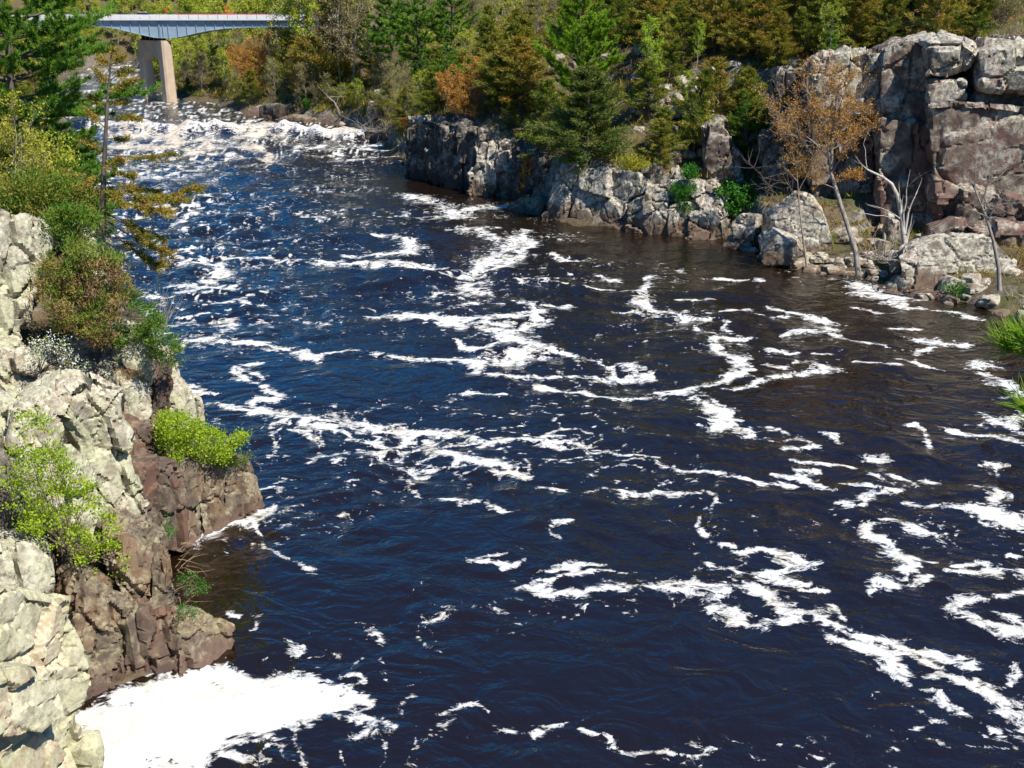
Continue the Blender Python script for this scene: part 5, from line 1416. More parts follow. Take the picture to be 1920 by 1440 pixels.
for k in range(len(cand)):
    x, y = cand[k]
    s, z = sd_r[k], gg[k]
    if s < 3.4 or s > 75 or slope[k] > 1.6 or z < 1.2: continue
    led, slo, sh, sdist = cc[k]
    if sh > 10 and s < sdist + 1.2: continue            # the talus under the wall has its own trees
    if sh > 3 and abs(s - sdist) < 1.6: continue
    px, py, dep = project(np.array([x, y, z]))
    tx, ty, _ = project(np.array([x, y, z + 8]))
    if px < 330 or px > 2600 or ty > 700 or py < -130: continue
    if 985 < px < 1215 and ty < 150 and py > 90: continue
    if abs(sh) > 8 and s < sdist + 1.2: continue
    if 1190 < px < 1290 and 205 < py < 300 and rng.uniform() < .4: continue
    if 1520 < px < 1925 and 85 < py and s < 24 and y < 120 and rng.uniform() < .85: continue
    if px > 1920 and y > 100: continue
    far = y > 185
    u = rng.uniform()
    if far:
        kind = 'B' if u < .42 else 'L' if u < .66 else 'C' if u < .78 else 'R'
    elif px < 900:
        kind = 'C' if u < .44 else 'P' if u < .52 else 'B' if u < .68 else 'L' if u < .80 else 'R'
    else:
        kind = 'C' if u < .78 + .1 * mixn[k] else 'P' if u < .84 else 'L' if u < .90 else 'B' if u < .94 else 'R'
    d = {'C': 2.35, 'P': 4.2, 'B': 3.2, 'L': 3.4, 'R': 1.9}[kind] * (1.0 if s < 22 else 1.25) * (1.25 if far else 1)
    if not clear((x, y), d): continue
    p = (x, y, z - .15)
    where = near_what(px) + (' at the front of the wood' if s < 13 else ' partway up the slope' if s < 30 else ' at the back of the wood')
    sz = rng.uniform(0, 1)
    big = ('low', 'middling', 'tall')[min(2, int(sz * 3))]
    if kind == 'C':
        if nC > 285: continue
        nC += 1
        CEDAR.put(p, (.5 + .62 * sz) * (.75 if s < 6 else 1), rng.uniform(0, 6.28), '%s olive-brown cedar %s' % (big, where), sxy=rng.uniform(1.0, 1.4))
    elif kind == 'P':
        nP += 1
        PINE.put(p, (.5 + .45 * sz), rng.uniform(0, 6.28), '%s green white pine %s' % (big, where))
    elif kind == 'L':
        if far and nL > 110: continue
        nL += 1
        LIMETREE.put(p, (.45 + .6 * sz) * (1.1 if far else .85), rng.uniform(0, 6.28), '%s yellow-green leafing tree %s' % (big, where))
    elif kind == 'B':
        nB += 1
        BUDTREE.put(p, (.5 + .55 * sz) * (1.1 if far else .85), rng.uniform(0, 6.28), '%s grey-brown budding tree %s' % (big, where))
    else:
        nR += 1
        BRUSH.put(p, (.7 + .8 * sz), rng.uniform(0, 6.28), '%s tangled tan bush %s' % (big, where))
    placed.append((x, y, d))
# the far valley: both sides of the upstream reach and the hill behind the bridge
cand = np.stack([rng.uniform(-330, 60, 12000), rng.uniform(290, 760, 12000)], 1)
_p = project(np.stack([cand[:, 0], cand[:, 1], np.full(len(cand), 12.0)], 1))[0]
cand = cand[np.argsort(~((_p > 170) & (_p < 345)), kind='stable')]
gg = ground(cand[:, 0], cand[:, 1])
nH = 0
for k in range(len(cand)):
    x, y = cand[k]
    z = gg[k]
    if z < 1.2: continue
    px, py, dep = project(np.array([x, y, z]))
    tx, ty, _ = project(np.array([x, y, z + 14]))
    if px < -60 or px > 700 or py < -40 or y > 680: continue
    if px < 130 and rng.uniform() < .8: continue
    d = 5.6 + (y - 290) * .012
    if not clear((x, y), d): continue
    nH += 1
    if nH > 285: break
    HILLTREE.put((x, y, z - .3), rng.uniform(.6, 1.1), rng.uniform(0, 6.28), 'yellow-green spring tree beyond the bridge, %s' % ('above the deck' if py < 40 else 'seen under the deck' if px > 340 else 'left of the pier') + (' behind the right bridge end' if px > 470 else ' behind the bridge middle' if px > 340 else ''))
    placed.append((x, y, d))
# the left bank upstream, behind the near pines
cand = np.stack([rng.uniform(-150, -30, 3000), rng.uniform(72, 300, 3000)], 1)
ll_, _ = seg_query(cand, LB)
gg = ground(cand[:, 0], cand[:, 1])
nT = 0
for k in range(len(cand)):
    x, y = cand[k]
    if ll_[k] < 3 or ll_[k] > 26 or gg[k] < 1: continue
    px, py, dep = project(np.array([x, y, gg[k]]))
    if px < -40 or px > 190 or not clear((x, y), 4.2): continue
    nT += 1
    if nT > 60: break
    kd = (LIMETREE, BUDTREE, CEDAR)[nT % 3]
    r = kd.put((x, y, gg[k] - .15), rng.uniform(.4, .75), rng.uniform(0, 6.28), 'distant %s of the left bank seen behind the near pines' % ('leafing tree', 'grey budding tree', 'cedar')[nT % 3], 'trees of the left bank upstream')
    placed.append((x, y, 4.2))
for k in range(70):
    px, py = rng.uniform(120, 268), rng.uniform(56, 112)
    p = on_ground(px, py, 300, 900)
    if p[2] < .8 or p[1] > 640 or not clear(p, 3.6): continue
    LIMETREE.put(p - np.array([0, 0, .2]), rng.uniform(.5, .95), rng.uniform(0, 6.28), 'small fresh green tree on the far shore left of the bridge pier', 'trees of the far shore', sxy=1.5)
    placed.append((p[0], p[1], 3.6))
print('wood', nC, nP, nL, nB, nR, nH)
# ------------------------------------------------------------------ left bank: trees and bushes near the viewer
def on_left(px, Y, py=300):
    X = at(px, py, Y)[0]
    return np.array([X, Y, gz(X, Y)])

def one(name, label, cat, gen, loc, mb, ml, rz=0, s=1.0, stem='trunk', crown='crown'):
    tr, cr = gen
    o = thing(name, label, cat, loc)
    o.rotation_euler = (0, 0, rz)
    o.scale = (s, s, s)
    link_mesh(stem, tr.mesh(stem, M[mb], None, True), o)
    link_mesh(crown, cr.mesh(crown, M[ml]), o)
    return o
one('white_pine', 'big dark-trunked white pine with wide flat boughs over the upper left corner', 'pine', gen_pine(101, 18, 6.8, 17, 6, 17, 19, .34, .048, .05, .15, .013, .28), on_left(40, 58), 'bark_dark', 'pine', .6)
one('white_pine', 'second white pine with low drooping boughs, right of the big one', 'pine', gen_pine(102, 7.0, 3.3, 10, 6, 17, 18, .32, .046, .05, .15, .016, .3), on_left(135, 66), 'bark_dark', 'pine', 2.1)
one('white_pine', 'young white pine low behind the grey cliff, beside the ochre tree', 'pine', gen_pine(103, 4.2, 2.6, 8, 5, 16, 18, .26, .04, .05, .2, .016, .4), on_left(110, 56), 'bark_dark', 'pine', 1.1)
one('yellow_budding_tree', 'slender tree dotted with yellow buds at the left edge', 'tree', gen_broad(104, 7.5, 2.4, 13, 6, 3, 7, .12, .09, .12, .008, .8, None, 3, .10, .25), on_left(18, 50), 'bark_grey', 'bud_yellow', .3)
one('yellow_budding_tree', 'low spreading bush with yellow buds under the slender yellow tree', 'bush', gen_broad(105, 4.0, 2.0, 9, 6, 3, 7, .12, .09, .12, .008, .6, None, 5, .25, .25), on_left(70, 52), 'bark_grey', 'bud_yellow', 1.3)

Y4 = 50.5
path = px_path([(193, 436, 0), (193, 380, 0), (195, 320, 0), (198, 260, 0), (201, 200, 0), (205, 150, 0), (209, 98, 0)], Y4)
def ochre_tree():
    rng = np.random.default_rng(9)
    base = path[0].copy()
    o = thing('tamarack_tree', 'thin straight tree with sparse ochre sprays on the left bank, dark against the water', 'tree', base)
    tr, cr = Geo(), Geo()
    tr.tube(path, np.linspace(.16, .03, len(path)), 7)
    L = [(.08, 325, 478, 1, 1), (.05, 300, 500, .5, 1), (.12, 300, 445, -.5, 1), (.18, 366, 352, .5, 1), (.22, 322, 398, -1, 1), (.28, 300, 358, 1, 1), (.25, 345, 376, 0, 1), (.42, 326, 288, 0, .6), (.35, 250, 330, 1, .9), (.5, 238, 262, .6, .8), (.6, 258, 222, -.5, 1), (.68, 243, 190, .5, .9), (.75, 252, 150, 0, .9), (.83, 245, 130, .6, .9), (.92, 235, 104, 0, .8), (.97, 215, 90, 0, .8),
         (.25, 120, 316, .4, .1), (.33, 145, 350, -.5, .4), (.45, 150, 262, .6, .5), (.55, 160, 205, 0, .6), (.65, 165, 180, .4, .7), (.78, 180, 130, -.4, .8), (.88, 186, 108, .4, .9), (.15, 130, 400, .6, .5), (.3, 230, 385, -1.2, .9), (.38, 225, 300, -1, .9)]
    for t, px, py, dy, fol in L:
        p, dp = along(path, np.array([t]))
        e = at(px, py, Y4 + dy)
        n = np.linalg.norm(e - p[0])
        mid = (p[0] + e) / 2 + np.array([0, 0, -.10 * n if t < .5 else .04 * n])
        u = np.linspace(0, 1, 8)[:, None]
        P = p[0] * (1 - u) ** 2 + 2 * mid * u * (1 - u) + e * u ** 2 + rng.normal(size=(8, 3)) * .012 * n * u
        tr.tube(P, np.linspace(.02 + .008 * n, .006, 8), 4)
        stems = [(P, .45)]
        for j in range(int(6 + 4 * n)):
            q, dq = along(P, rng.uniform(.3, 1, 1))
            P2 = curve(q[0], unit(dq[0]) + rng.normal(size=3) * .6, rng.uniform(.2, .6) * min(1, n * .4), 3, .1, .15, rng)
            tr.tube(P2, np.array([.008, .006, .004, .003]), 3)
            stems.append((P2, 0.1))
        for Q, s0 in stems:
            k = int(150 * fol * np.linalg.norm(Q[-1] - Q[0]) + 22 * fol)
            if k < 1: continue
            C, D = along(Q, rng.uniform(s0, 1, k))
            C = C + rng.normal(size=(k, 3)) * np.array([.09, .09, .05])
            D = D / (np.linalg.norm(D, axis=1)[:, None] + 1e-9) + rng.normal(size=(k, 3)) * .8
            cr.blades(C, D, rng.uniform(.09, .19, k), .042, np.clip(rng.uniform(.2, .9) + rng.normal(size=k) * .15, 0, 1), rng)
    tr.build('trunk', M['bark_dark'], o, base, True)
    cr.build('crown', M['larch'], o, base)
ochre_tree()

def clump_bush(name, label, cat, poly, a, b, root, nclump, per, mb, ml, seed, kind='leaf', ll=.07, lw=.05, depth=.9, spread=.22, vfun=None, up=.4, nstem=14, extra=None, stem_r=.02):
    """a bush that fills a surveyed outline: stems from one root to clumps of leaves"""
    rng = np.random.default_rng(seed)
    poly = np.array(poly, float)
    base = at(root[0], root[1], np.interp(root[0], [a[0], b[0]], [a[1], b[1]]) + .3)
    o = thing(name, label, cat, base)
    tr, cr, ex = Geo(), Geo(), Geo()
    C = []
    while len(C) < nclump:
        x, y = rng.uniform(poly[:, 0].min(), poly[:, 0].max()), rng.uniform(poly[:, 1].min(), poly[:, 1].max())
        if in_poly(np.array([x]), np.array([y]), [tuple(p) for p in poly])[0]:
            C.append((x, y, at(x, y, np.interp(x, [a[0], b[0]], [a[1], b[1]]) + rng.normal() * depth * .5)))
    for i, (x, y, c) in enumerate(C):
        d0 = unit(c - base)
        if i < nstem or i % 4 == 0:
            n = np.linalg.norm(c - base)
            u = np.linspace(0, 1, 6)[:, None]
            mid = (base + c) / 2 + np.array([0, 0, .15 * n]) + rng.normal(size=3) * .08 * n
            P = base * (1 - u) ** 2 + 2 * mid * u * (1 - u) + c * u ** 2
            tr.tube(P, np.linspace(stem_r if i < nstem else stem_r * .5, .005, 6), 4)
        D = rng.normal(size=(per, 3)) * .7 + d0 * .5 + np.array([0, 0, up])
        Q = c + rng.normal(size=(per, 3)) * np.array([spread, spread, spread * .7])
        v = np.clip((rng.uniform(.2, .8) if vfun is None else vfun(x, y, rng)) + rng.normal(size=per) * .12, 0, 1)
        if kind == 'leaf': cr.leaves(Q, D, rng.uniform(.6, 1.15, per) * ll, rng.uniform(.7, 1.1, per) * lw, v, rng, .35)
        else: cr.blades(Q, D, rng.uniform(.6, 1.2, per) * ll, lw, v, rng)
        if extra and rng.uniform() < extra[0]:
            k = 16
            ex.leaves(c + rng.normal(size=(k, 3)) * .11 + np.array([0, 0, .08]), rng.normal(size=(k, 3)), .07, .06, rng.uniform(0, 1, k), rng)
    tr.build('stem', M[mb], o, base, True)
    cr.build('foliage', M[ml], o, base)
    if ex.n: ex.build('blossom', M[extra[1]], o, base)
    return o

jv = lambda x, y, rng: rng.uniform(.0, .3) if x + .35 * (y - 560) > 240 + rng.normal() * 18 else (rng.uniform(.15, .45) if rng.uniform() < .25 or y < 490 else rng.uniform(.5, 1.0))
clump_bush('juniper_bush', 'sprawling juniper, half brown and half green, overhanging the dark recess of the left cliff', 'juniper', [(78, 470), (130, 445), (215, 470), (240, 520), (270, 560), (300, 600), (338, 650), (330, 690), (292, 672), (250, 650), (215, 640), (170, 645), (110, 615), (72, 545)], (75, 43.4), (335, 45.6), (165, 600), 240, 80, 'bark_grey', 'juniper', 201, 'blade', .19, .052, 1.1, .20, jv, .5, 30)
clump_bush('lime_shrub', 'tall lime green shrub clinging to the pale cliff near the lower left', 'shrub', [(40, 775), (62, 760), (92, 770), (105, 830), (140, 880), (178, 915), (205, 960), (238, 1040), (232, 1092), (205, 1060), (180, 1110), (150, 1108), (140, 1040), (60, 1020), (15, 945), (0, 880), (30, 830)], (0, 31.8), (235, 33.4), (125, 1030), 230, 34, 'bark_tan', 'lime', 202, 'leaf', .11, .075, .8, .13, None, .4, 26)
clump_bush('lime_shrub', 'rounded lime green shrub on top of the low brown headland', 'shrub', [(294, 792), (312, 772), (345, 778), (380, 790), (408, 806), (436, 815), (468, 815), (452, 832), (434, 848), (418, 868), (360, 868), (318, 864), (300, 832)], (295, 41.6), (468, 43.6), (345, 866), 230, 34, 'bark_tan', 'lime', 203, 'leaf', .12, .085, 1.0, .15, None, .4, 20)
clump_bush('blossoming_shrub', 'shrub covered in small white blossom in front of the dark recess', 'shrub', [(52, 645), (90, 628), (125, 645), (150, 660), (164, 684), (152, 708), (118, 700), (85, 690), (55, 672)], (50, 39.8), (160, 40.8), (75, 700), 46, 12, 'bark_dark', 'lime_soft', 204, 'leaf', .09, .05, .6, .16, None, .3, 16, (.9, 'blossom'))
clump_bush('cedar_bush', 'dense green cedar bush behind the top of the grey cliff', 'bush', [(80, 400), (130, 385), (182, 400), (190, 430), (160, 452), (115, 445), (85, 425)], (80, 46.5), (190, 48), (140, 446), 75, 56, 'bark_dark', 'juniper', 205, 'blade', .19, .055, 1.0, .20, lambda x, y, r: r.uniform(0, .35), .5)
clump_bush('cedar_bush', 'olive and green bushy cedar under the yellow-budded bush', 'bush', [(-10, 330), (60, 318), (140, 325), (178, 360), (176, 405), (90, 405), (50, 408), (-10, 390)], (0, 48.5), (180, 51), (80, 408), 130, 56, 'bark_dark', 'juniper', 206, 'blade', .21, .06, 1.3, .24, lambda x, y, r: r.uniform(.05, .5), .5)
clump_bush('cedar_bush', 'light green bush between the two pines and the grey cliff', 'bush', [(-10, 250), (50, 240), (120, 262), (150, 300), (140, 335), (60, 330), (-10, 335)], (0, 54), (150, 57), (60, 350), 110, 34, 'bark_dark', 'lime_soft', 207, 'leaf', .16, .11, 1.4, .22, None, .4)
clump_bush('small_shrub', 'sprig of green leaves growing from the crack beside the red rock', 'shrub', [(278, 966), (300, 962), (325, 985), (320, 1008), (285, 1004)], (278, 36.6), (325, 37.2), (284, 1010), 14, 26, 'bark_dark', 'green', 208, 'leaf', .09, .06, .3, .12)
clump_bush('small_shrub', 'green leafy sprig among dry roots at the river edge', 'shrub', [(336, 1080), (360, 1070), (395, 1080), (390, 1102), (355, 1115), (336, 1112)], (336, 33.2), (395, 34), (345, 1120), 18, 26, 'bark_tan', 'green', 209, 'leaf', .08, .055, .3, .12)
clump_bush('small_shrub', 'tuft of greenery just above the tan boulder in the water', 'shrub', [(332, 1135), (362, 1130), (372, 1150), (345, 1165), (334, 1158)], (332, 32.4), (372, 33), (345, 1165), 12, 24, 'bark_tan', 'green', 210, 'leaf', .07, .05, .3, .1)
clump_bush('small_shrub', 'pale twiggy shrub standing against the water right of the juniper', 'shrub', [(285, 540), (320, 520), (345, 545), (350, 580), (320, 600), (295, 590)], (285, 48), (350, 49), (300, 640), 26, 7, 'bark_pale', 'bud_grey', 211, 'leaf', .06, .04, .6, .18, None, .4, 26, None, .012)
clump_bush('small_shrub', 'rusty dry tuft on the shaded rock under the juniper', 'shrub', [(222, 696), (245, 690), (268, 698), (262, 712), (228, 712)], (222, 43.6), (268, 44), (240, 712), 12, 40, 'bark_tan', 'juniper', 212, 'blade', .14, .02, .3, .14, lambda x, y, r: r.uniform(.7, 1), .5)
clump_bush('grass_tuft', 'grassy tuft at the foot of the blossoming shrub', 'grass tuft', [(60, 735), (90, 720), (122, 728), (120, 745), (75, 752)], (60, 38.2), (122, 38.8), (90, 750), 16, 40, 'bark_tan', 'straw', 213, 'blade', .28, .02, .4, .14, None, .9)
clump_bush('moss_cushion', 'green mossy fringe along the top of the low headland', 'moss', [(400, 862), (430, 855), (465, 852), (470, 862), (440, 872), (405, 872)], (400, 43), (470, 45), (430, 870), 22, 60, 'bark_tan', 'juniper', 214, 'blade', .12, .03, .5, .16, lambda x, y, r: r.uniform(0, .4), .8)
for n_, (poly, lb) in enumerate([([(1262, 352), (1284, 346), (1300, 358), (1290, 378), (1268, 372)], 'mossy patch on the upper shelf of the jointed outcrop'), ([(1272, 388), (1290, 386), (1290, 398), (1274, 398)], 'small mossy tuft in a crack of the jointed outcrop'), ([(1284, 318), (1298, 316), (1302, 332), (1290, 336)], 'mossy tuft beside the two stones on the outcrop'), ([(1160, 300), (1190, 295), (1215, 308), (1190, 318), (1165, 314)], 'low yellow-green plants at the foot of the tallest cedar')]):
    clump_bush('moss_cushion', lb, 'moss', poly, (poly[0][0], 110.3), (poly[2][0], 109.6), poly[-1], 16, 60, 'bark_tan', 'green' if n_ != 3 else 'bud_yellow', 220 + n_, 'blade', .4, .09, .5, .35, None, .7, 4)
for n_, (poly, Ya, lb) in enumerate([([(1775, 540), (1800, 530), (1830, 545), (1825, 556), (1785, 556)], 83.4, 'dark green sprig on the shelf under the broad flat boulder')]):
    clump_bush('small_shrub', lb, 'shrub', poly, (poly[0][0], Ya), (poly[2][0], Ya - .5), poly[-1], 22, 24, 'bark_dark', 'green', 230, 'leaf', .2, .13, .5, .3)

def roots():
    rng = np.random.default_rng(33)
    base = at(345, 1090, 33.4)
    o = thing('dry_roots', 'tangle of dry tan roots and twigs hanging at the river edge of the left cliff', 'roots', base)
    g = Geo()
    for k in range(36):
        p = at(rng.uniform(328, 352), rng.uniform(1015, 1150), 33.4 + rng.normal() * .3)
        L = rng.uniform(.3, 1.3)
        P = curve(p, (rng.uniform(.2, 1), rng.uniform(-.3, .5), rng.uniform(-.4, .8)), L, 6, rng.uniform(-1.2, .3), .16, rng)
        g.tube(P, np.linspace(rng.uniform(.008, .02), .003, 7), 4)
    g.build('twigs', M['straw_wood'], o, base, True)
M['straw_wood'] = mat_bark('straw_wood', (0.17, 0.11, 0.06), (0.33, 0.23, 0.13))
roots()
def fallen(label, poly, Y, n, seed, L, bark='bark_grey', r=.05):
    rng = np.random.default_rng(seed)
    base = at(poly[0][0], poly[0][1], Y)
    o = thing('fallen_branches', label, 'branches', base)
    g = Geo()
    for k in range(n):
        i = rng.uniform()
        p = at(poly[0][0] * (1 - i) + poly[1][0] * i, poly[0][1] * (1 - i) + poly[1][1] * i, Y + rng.normal() * .8)
        P = curve(p, rng.normal(size=3) * np.array([1, .6, .35]) + np.array([0, 0, .3]), rng.uniform(.4, 1) * L, 5, rng.uniform(-.5, .4), .18, rng)
        g.tube(P, np.linspace(r, r * .25, 6), 4)
    g.build('twigs', M[bark], o, base, True)
fallen('heap of dead branches between the dead tree and the stony beach', [(1620, 478), (1690, 490)], 88.5, 40, 41, 3.0)
fallen('grey dead brush at the shore beyond the rapid', [(670, 238), (740, 250)], 190, 60, 42, 5.0)
fallen('grey dead twigs hanging down the dark cliff', [(1400, 300), (1470, 380)], 105, 34, 43, 3.2, 'bark_dark', .03)

# undergrowth nobody could count
def undergrowth(name, mat, n, seed, L, Wd, per, lim):
    rng = np.random.default_rng(seed)
    c = np.stack([rng.uniform(-120, 90, n * 6), rng.uniform(75, 330, n * 6)], 1)
    s, cc = seg_query(c, RB, RB[:, 2:])
    z = ground(c[:, 0], c[:, 1])
    px, py, _ = project(np.stack([c[:, 0], c[:, 1], z], 1))
    cov = fbm2(c[:, 0] / 9, c[:, 1] / 9, 2, seed + 1)
    ok = (s > lim) & (s < 70) & (z > .8) & (px > 330) & (px < 2000) & (py > -40) & (cov > -.25)
    c, z = c[ok][:n], z[ok][:n]
    g = Geo()
    m = len(c)
    sc = 1 + .006 * np.maximum(c[:, 1] - 100, 0)
    C = np.repeat(np.stack([c[:, 0], c[:, 1], z - .05], 1), per, 0) + rng.normal(size=(m * per, 3)) * np.array([.4, .4, .08])
    D = rng.normal(size=(m * per, 3)) * .55 + np.array([0, 0, .8])
    k = np.repeat(sc, per)
    g.blades(C, D, rng.uniform(.4, 1.2, m * per) * L * k, Wd * k, np.clip(np.repeat(rng.uniform(0, 1, m), per) + rng.normal(size=m * per) * .1, 0, 1), rng)
    o = g.build(name, M[mat], None, (0, 0, 0))
    tag(o, kind='stuff')
undergrowth('dry_grass', 'straw', 5000, 61, .7, .09, 14, 2.4)
undergrowth('undergrowth', 'cedar', 5200, 63, .75, .12, 18, 3.0)

# ------------------------------------------------------------------ needle tufts of a young pine close by on the right
def young_pine():
    rng = np.random.default_rng(3)
    base = np.array([1.72, 2.15, gz(1.72, 2.15) - .05])
    o = thing('young_pine', 'bright green long-needled pine twigs reaching in at the right edge', 'pine', base)
    g = Geo()
    T = np.array([base + np.array([0, 0, k]) + rng.normal(size=3) * .01 for k in np.linspace(0, 24.2 - base[2], 9)])
    g.tube(T, np.linspace(.045, .012, 9), 8)
    tops = [(at(1888, 655, 2.28), at(1903, 663, 2.3)), (at(1921, 640, 2.24), at(1935, 650, 2.26)), (at(1926, 770, 2.2), at(1940, 790, 2.22)), (at(1990, 560, 2.1), at(2010, 580, 2.1)), (at(2000, 850, 2.3), at(2020, 850, 2.3))]
    tuft = Geo()
    for tip, q in tops:
        p = np.array([T[5][0], T[5][1], q[2] - .03])
        u = np.linspace(0, 1, 8)[:, None]
        mid = (p + q) / 2 + np.array([0, 0, -.03])
        P = p * (1 - u) ** 2 + 2 * mid * u * (1 - u) + q * u ** 2
        P = np.vstack([P, tip[None]])
        b = Geo()
        b.tube(P, np.linspace(.007, .003, 9), 6)
        b.build('branch', M['bark_tan'], o, base, True)
        n = 150
        C, D = along(P[-3:], rng.uniform(.15, 1, n))
        D = unit(tip - q)[None] * .75 + rng.normal(size=(n, 3)) * .42 + np.array([-.25, 0, .55])
        D /= np.linalg.norm(D, axis=1)[:, None]
        for c, d in zip(C, D):
            l = rng.uniform(.065, .105)
            side = np.cross(d, rng.normal(size=3)) * .004
            tuft.tube(np.array([c, c + d * l * .5 + side, c + d * l + np.array([0, 0, -.004])]), np.array([.0009, .0009, .0003]), 3, np.clip(rng.uniform(.1, .8) + .2 * d[2], 0, 1))
    g.build('trunk', M['bark_tan'], o, base, True)
    tuft.build('needles', M['twig_needle'], o, base)
young_pine()

# ------------------------------------------------------------------ the bridge upstream
M['steel'] = mat_plain('blue_grey_steel', (0.27, 0.35, 0.42), 0.45, .08, .6)
M['concrete'] = mat_plain('white_concrete', (0.74, 0.72, 0.70), 0.8, .05, .8)
M['pier'] = mat_plain('tan_concrete', (0.50, 0.39, 0.27), 0.85, .10, .5)
M['asphalt'] = mat_plain('asphalt', (0.06, 0.06, 0.06), 0.9)
M['black'] = mat_plain('black_rubber', (0.02, 0.02, 0.02), 0.7)
M['rail'] = mat_plain('dark_rail', (0.05, 0.045, 0.05), 0.5)
M['red'] = mat_plain('red_plastic', (0.60, 0.06, 0.04), 0.5)
M['orange'] = mat_plain('orange_paint', (0.75, 0.20, 0.03), 0.45)
M['white'] = mat_plain('white_paint', (0.8, 0.8, 0.8), 0.35, .02)
M['glass'] = mat_plain('dark_glass', (0.03, 0.035, 0.04), 0.1)
def bridge():
    YF, YB = 280.5, 291.5
    c0, c1 = W(319, 190), W(281, 186)
    zp, zt = at(400, 38, YF)[2], at(400, 27.5, YF)[2]
    x0, x1 = at(-120, 38, YF)[0], at(640, 38, YF)[0]
    o = thing('road_bridge', 'blue-grey steel girder road bridge on a twin-legged tan concrete pier over the upstream river', 'bridge', (c0[0], c0[1], 0))
    off = np.array(o.location)
    bot = [(-120, 50), (100, 50), (180, 49), (215, 54), (240, 60), (265, 66), (288, 71), (318, 72.5), (340, 69), (365, 63), (390, 58), (420, 54), (450, 52), (490, 51), (540, 50.5), (640, 51)]
    bx = np.array([at(p, q, YF)[0] for p, q in bot])
    bz = np.array([at(p, q, YF)[2] for p, q in bot])
    for y in np.linspace(YF + .8, YB - .8, 6):
        g = Geo()
        ring = [(x, y, z) for x, z in zip(bx, bz)] + [(x1, y, zp - .02), (x0, y, zp - .02)]
        P = np.array(ring, float)
        n = len(bx)
        xs = np.concatenate([bx])
        for i in range(n - 1):
            q = np.array([[bx[i], y, bz[i]], [bx[i + 1], y, bz[i + 1]], [bx[i + 1], y, zp - .02], [bx[i], y, zp - .02]])
            g.prism(q, (0, .06, 0))
            d = np.array([[bx[i], y - .3, bz[i]], [bx[i + 1], y - .3, bz[i + 1]], [bx[i + 1], y - .3, bz[i + 1] + .12], [bx[i], y - .3, bz[i] + .12]])
            g.prism(d, (0, .66, 0))
        g.build('girder', M['steel'], o, off)
    for x in np.concatenate([np.arange(x0 + 1, x1, 2.35), [c0[0] - .4, c0[0] + .4]]):
        zb = np.interp(x, bx, bz) + .13
        g = Geo()
        g.box((x, YF + .66, (zb + zp) / 2), (.12, .24, zp - zb - .05))
        g.build('stiffener', M['steel'], o, off)
    g = Geo(); g.box(((x0 + x1) / 2, (YF + YB) / 2, zp + .15), (x1 - x0, YB - YF, .3)); g.build('deck', M['concrete'], o, off)
    g = Geo(); g.box(((x0 + x1) / 2, (YF + YB) / 2, zp + .325), (x1 - x0, YB - YF - 1.2, .05)); g.build('road_surface', M['asphalt'], o, off)
    w = 2.42
    for k, x in enumerate(np.arange(x0, x1 - w, w)):
        for y in (YF + .12, YB - .12):
            g = Geo(); g.box((x + w / 2, y, (zp + .3 + zt) / 2), (w - .14, .26, zt - zp - .3)); g.build('parapet_panel', M['concrete'], o, off)
    for y in (YF + .14, YB - .14):
        g = Geo()
        g.box(((x0 + x1) / 2, y, zt + .52), (x1 - x0, .09, .09))
        g.box(((x0 + x1) / 2, y, zt + .28), (x1 - x0, .05, .05))
        for x in np.arange(x0, x1, 2.42): g.box((x, y, zt + .27), (.07, .07, .54))
        g.build('railing', M['rail'], o, off)
    d = unit(np.array([c1[0] - c0[0], c1[1] - c0[1], 0]))
    n = np.array([-d[1], d[0], 0])
    ztop = at(318, 76, c0[1])[2]
    span = np.linalg.norm(np.array(c1) - np.array(c0))
    ang = math.atan2(d[1], d[0])
    for c in (c0, c1):
        g = Geo()
        for z0, z1, s0, s1 in ((-1.5, ztop, 2.95, 2.75),):
            q = []
            for s, z in ((s0, z0), (s1, z1)):
                m, r = s / 2, .45
                for ux, uy in ((-m + r, -m), (m - r, -m), (m, -m + r), (m, m - r), (m - r, m), (-m + r, m), (-m, m - r), (-m, -m + r)):
                    q.append([c[0] + d[0] * ux + n[0] * uy, c[1] + d[1] * ux + n[1] * uy, z])
            i = np.arange(8)
            g.add(q, [[8, 8 + k, 9 + k] for k in range(1, 7)], np.stack([i, (i + 1) % 8, (i + 1) % 8 + 8, i + 8], 1))
        g.build('pier_column', M['pier'], o, off)
    m0, m1 = np.array([c0[0], c0[1], 0]) + d * 1.3, np.array([c1[0], c1[1], 0]) - d * 1.3
    arch = [(0, ztop - .05), (1, ztop - .05), (1, ztop - 5.4), (.9, ztop - 4.6), (.7, ztop - 3.9), (.5, ztop - 3.6), (.3, ztop - 3.9), (.1, ztop - 4.6), (0, ztop - 5.4)]
    g = Geo()
    top = ztop - .05
    us = [0, .1, .3, .5, .7, .9, 1]
    zs = [ztop - 5.4, ztop - 4.6, ztop - 3.9, ztop - 3.6, ztop - 3.9, ztop - 4.6, ztop - 5.4]
    for i in range(6):
        A, B = m0 + (m1 - m0) * us[i], m0 + (m1 - m0) * us[i + 1]
        q = np.array([[A[0], A[1], zs[i]], [B[0], B[1], zs[i + 1]], [B[0], B[1], top], [A[0], A[1], top]]) - n * 1.15
        g.prism(q, n * 2.3)
    g.build('pier_crossbeam', M['pier'], o, off)
    for k in range(6):
        c = np.array([c0[0], c0[1], 0]) + d * (span * k / 5)
        zb = np.interp(c[0], bx, bz)
        g = Geo()
        g.box((c[0], c[1], (ztop + zb) / 2), (.7, .7, max(.3, zb - ztop)), ang)
        g.box((c[0], c[1], ztop + .1), (1.3, 1.3, .2), ang)
        g.build('bearing', M['black'], o, off)
    # things standing on the deck
    zr = zp + .35
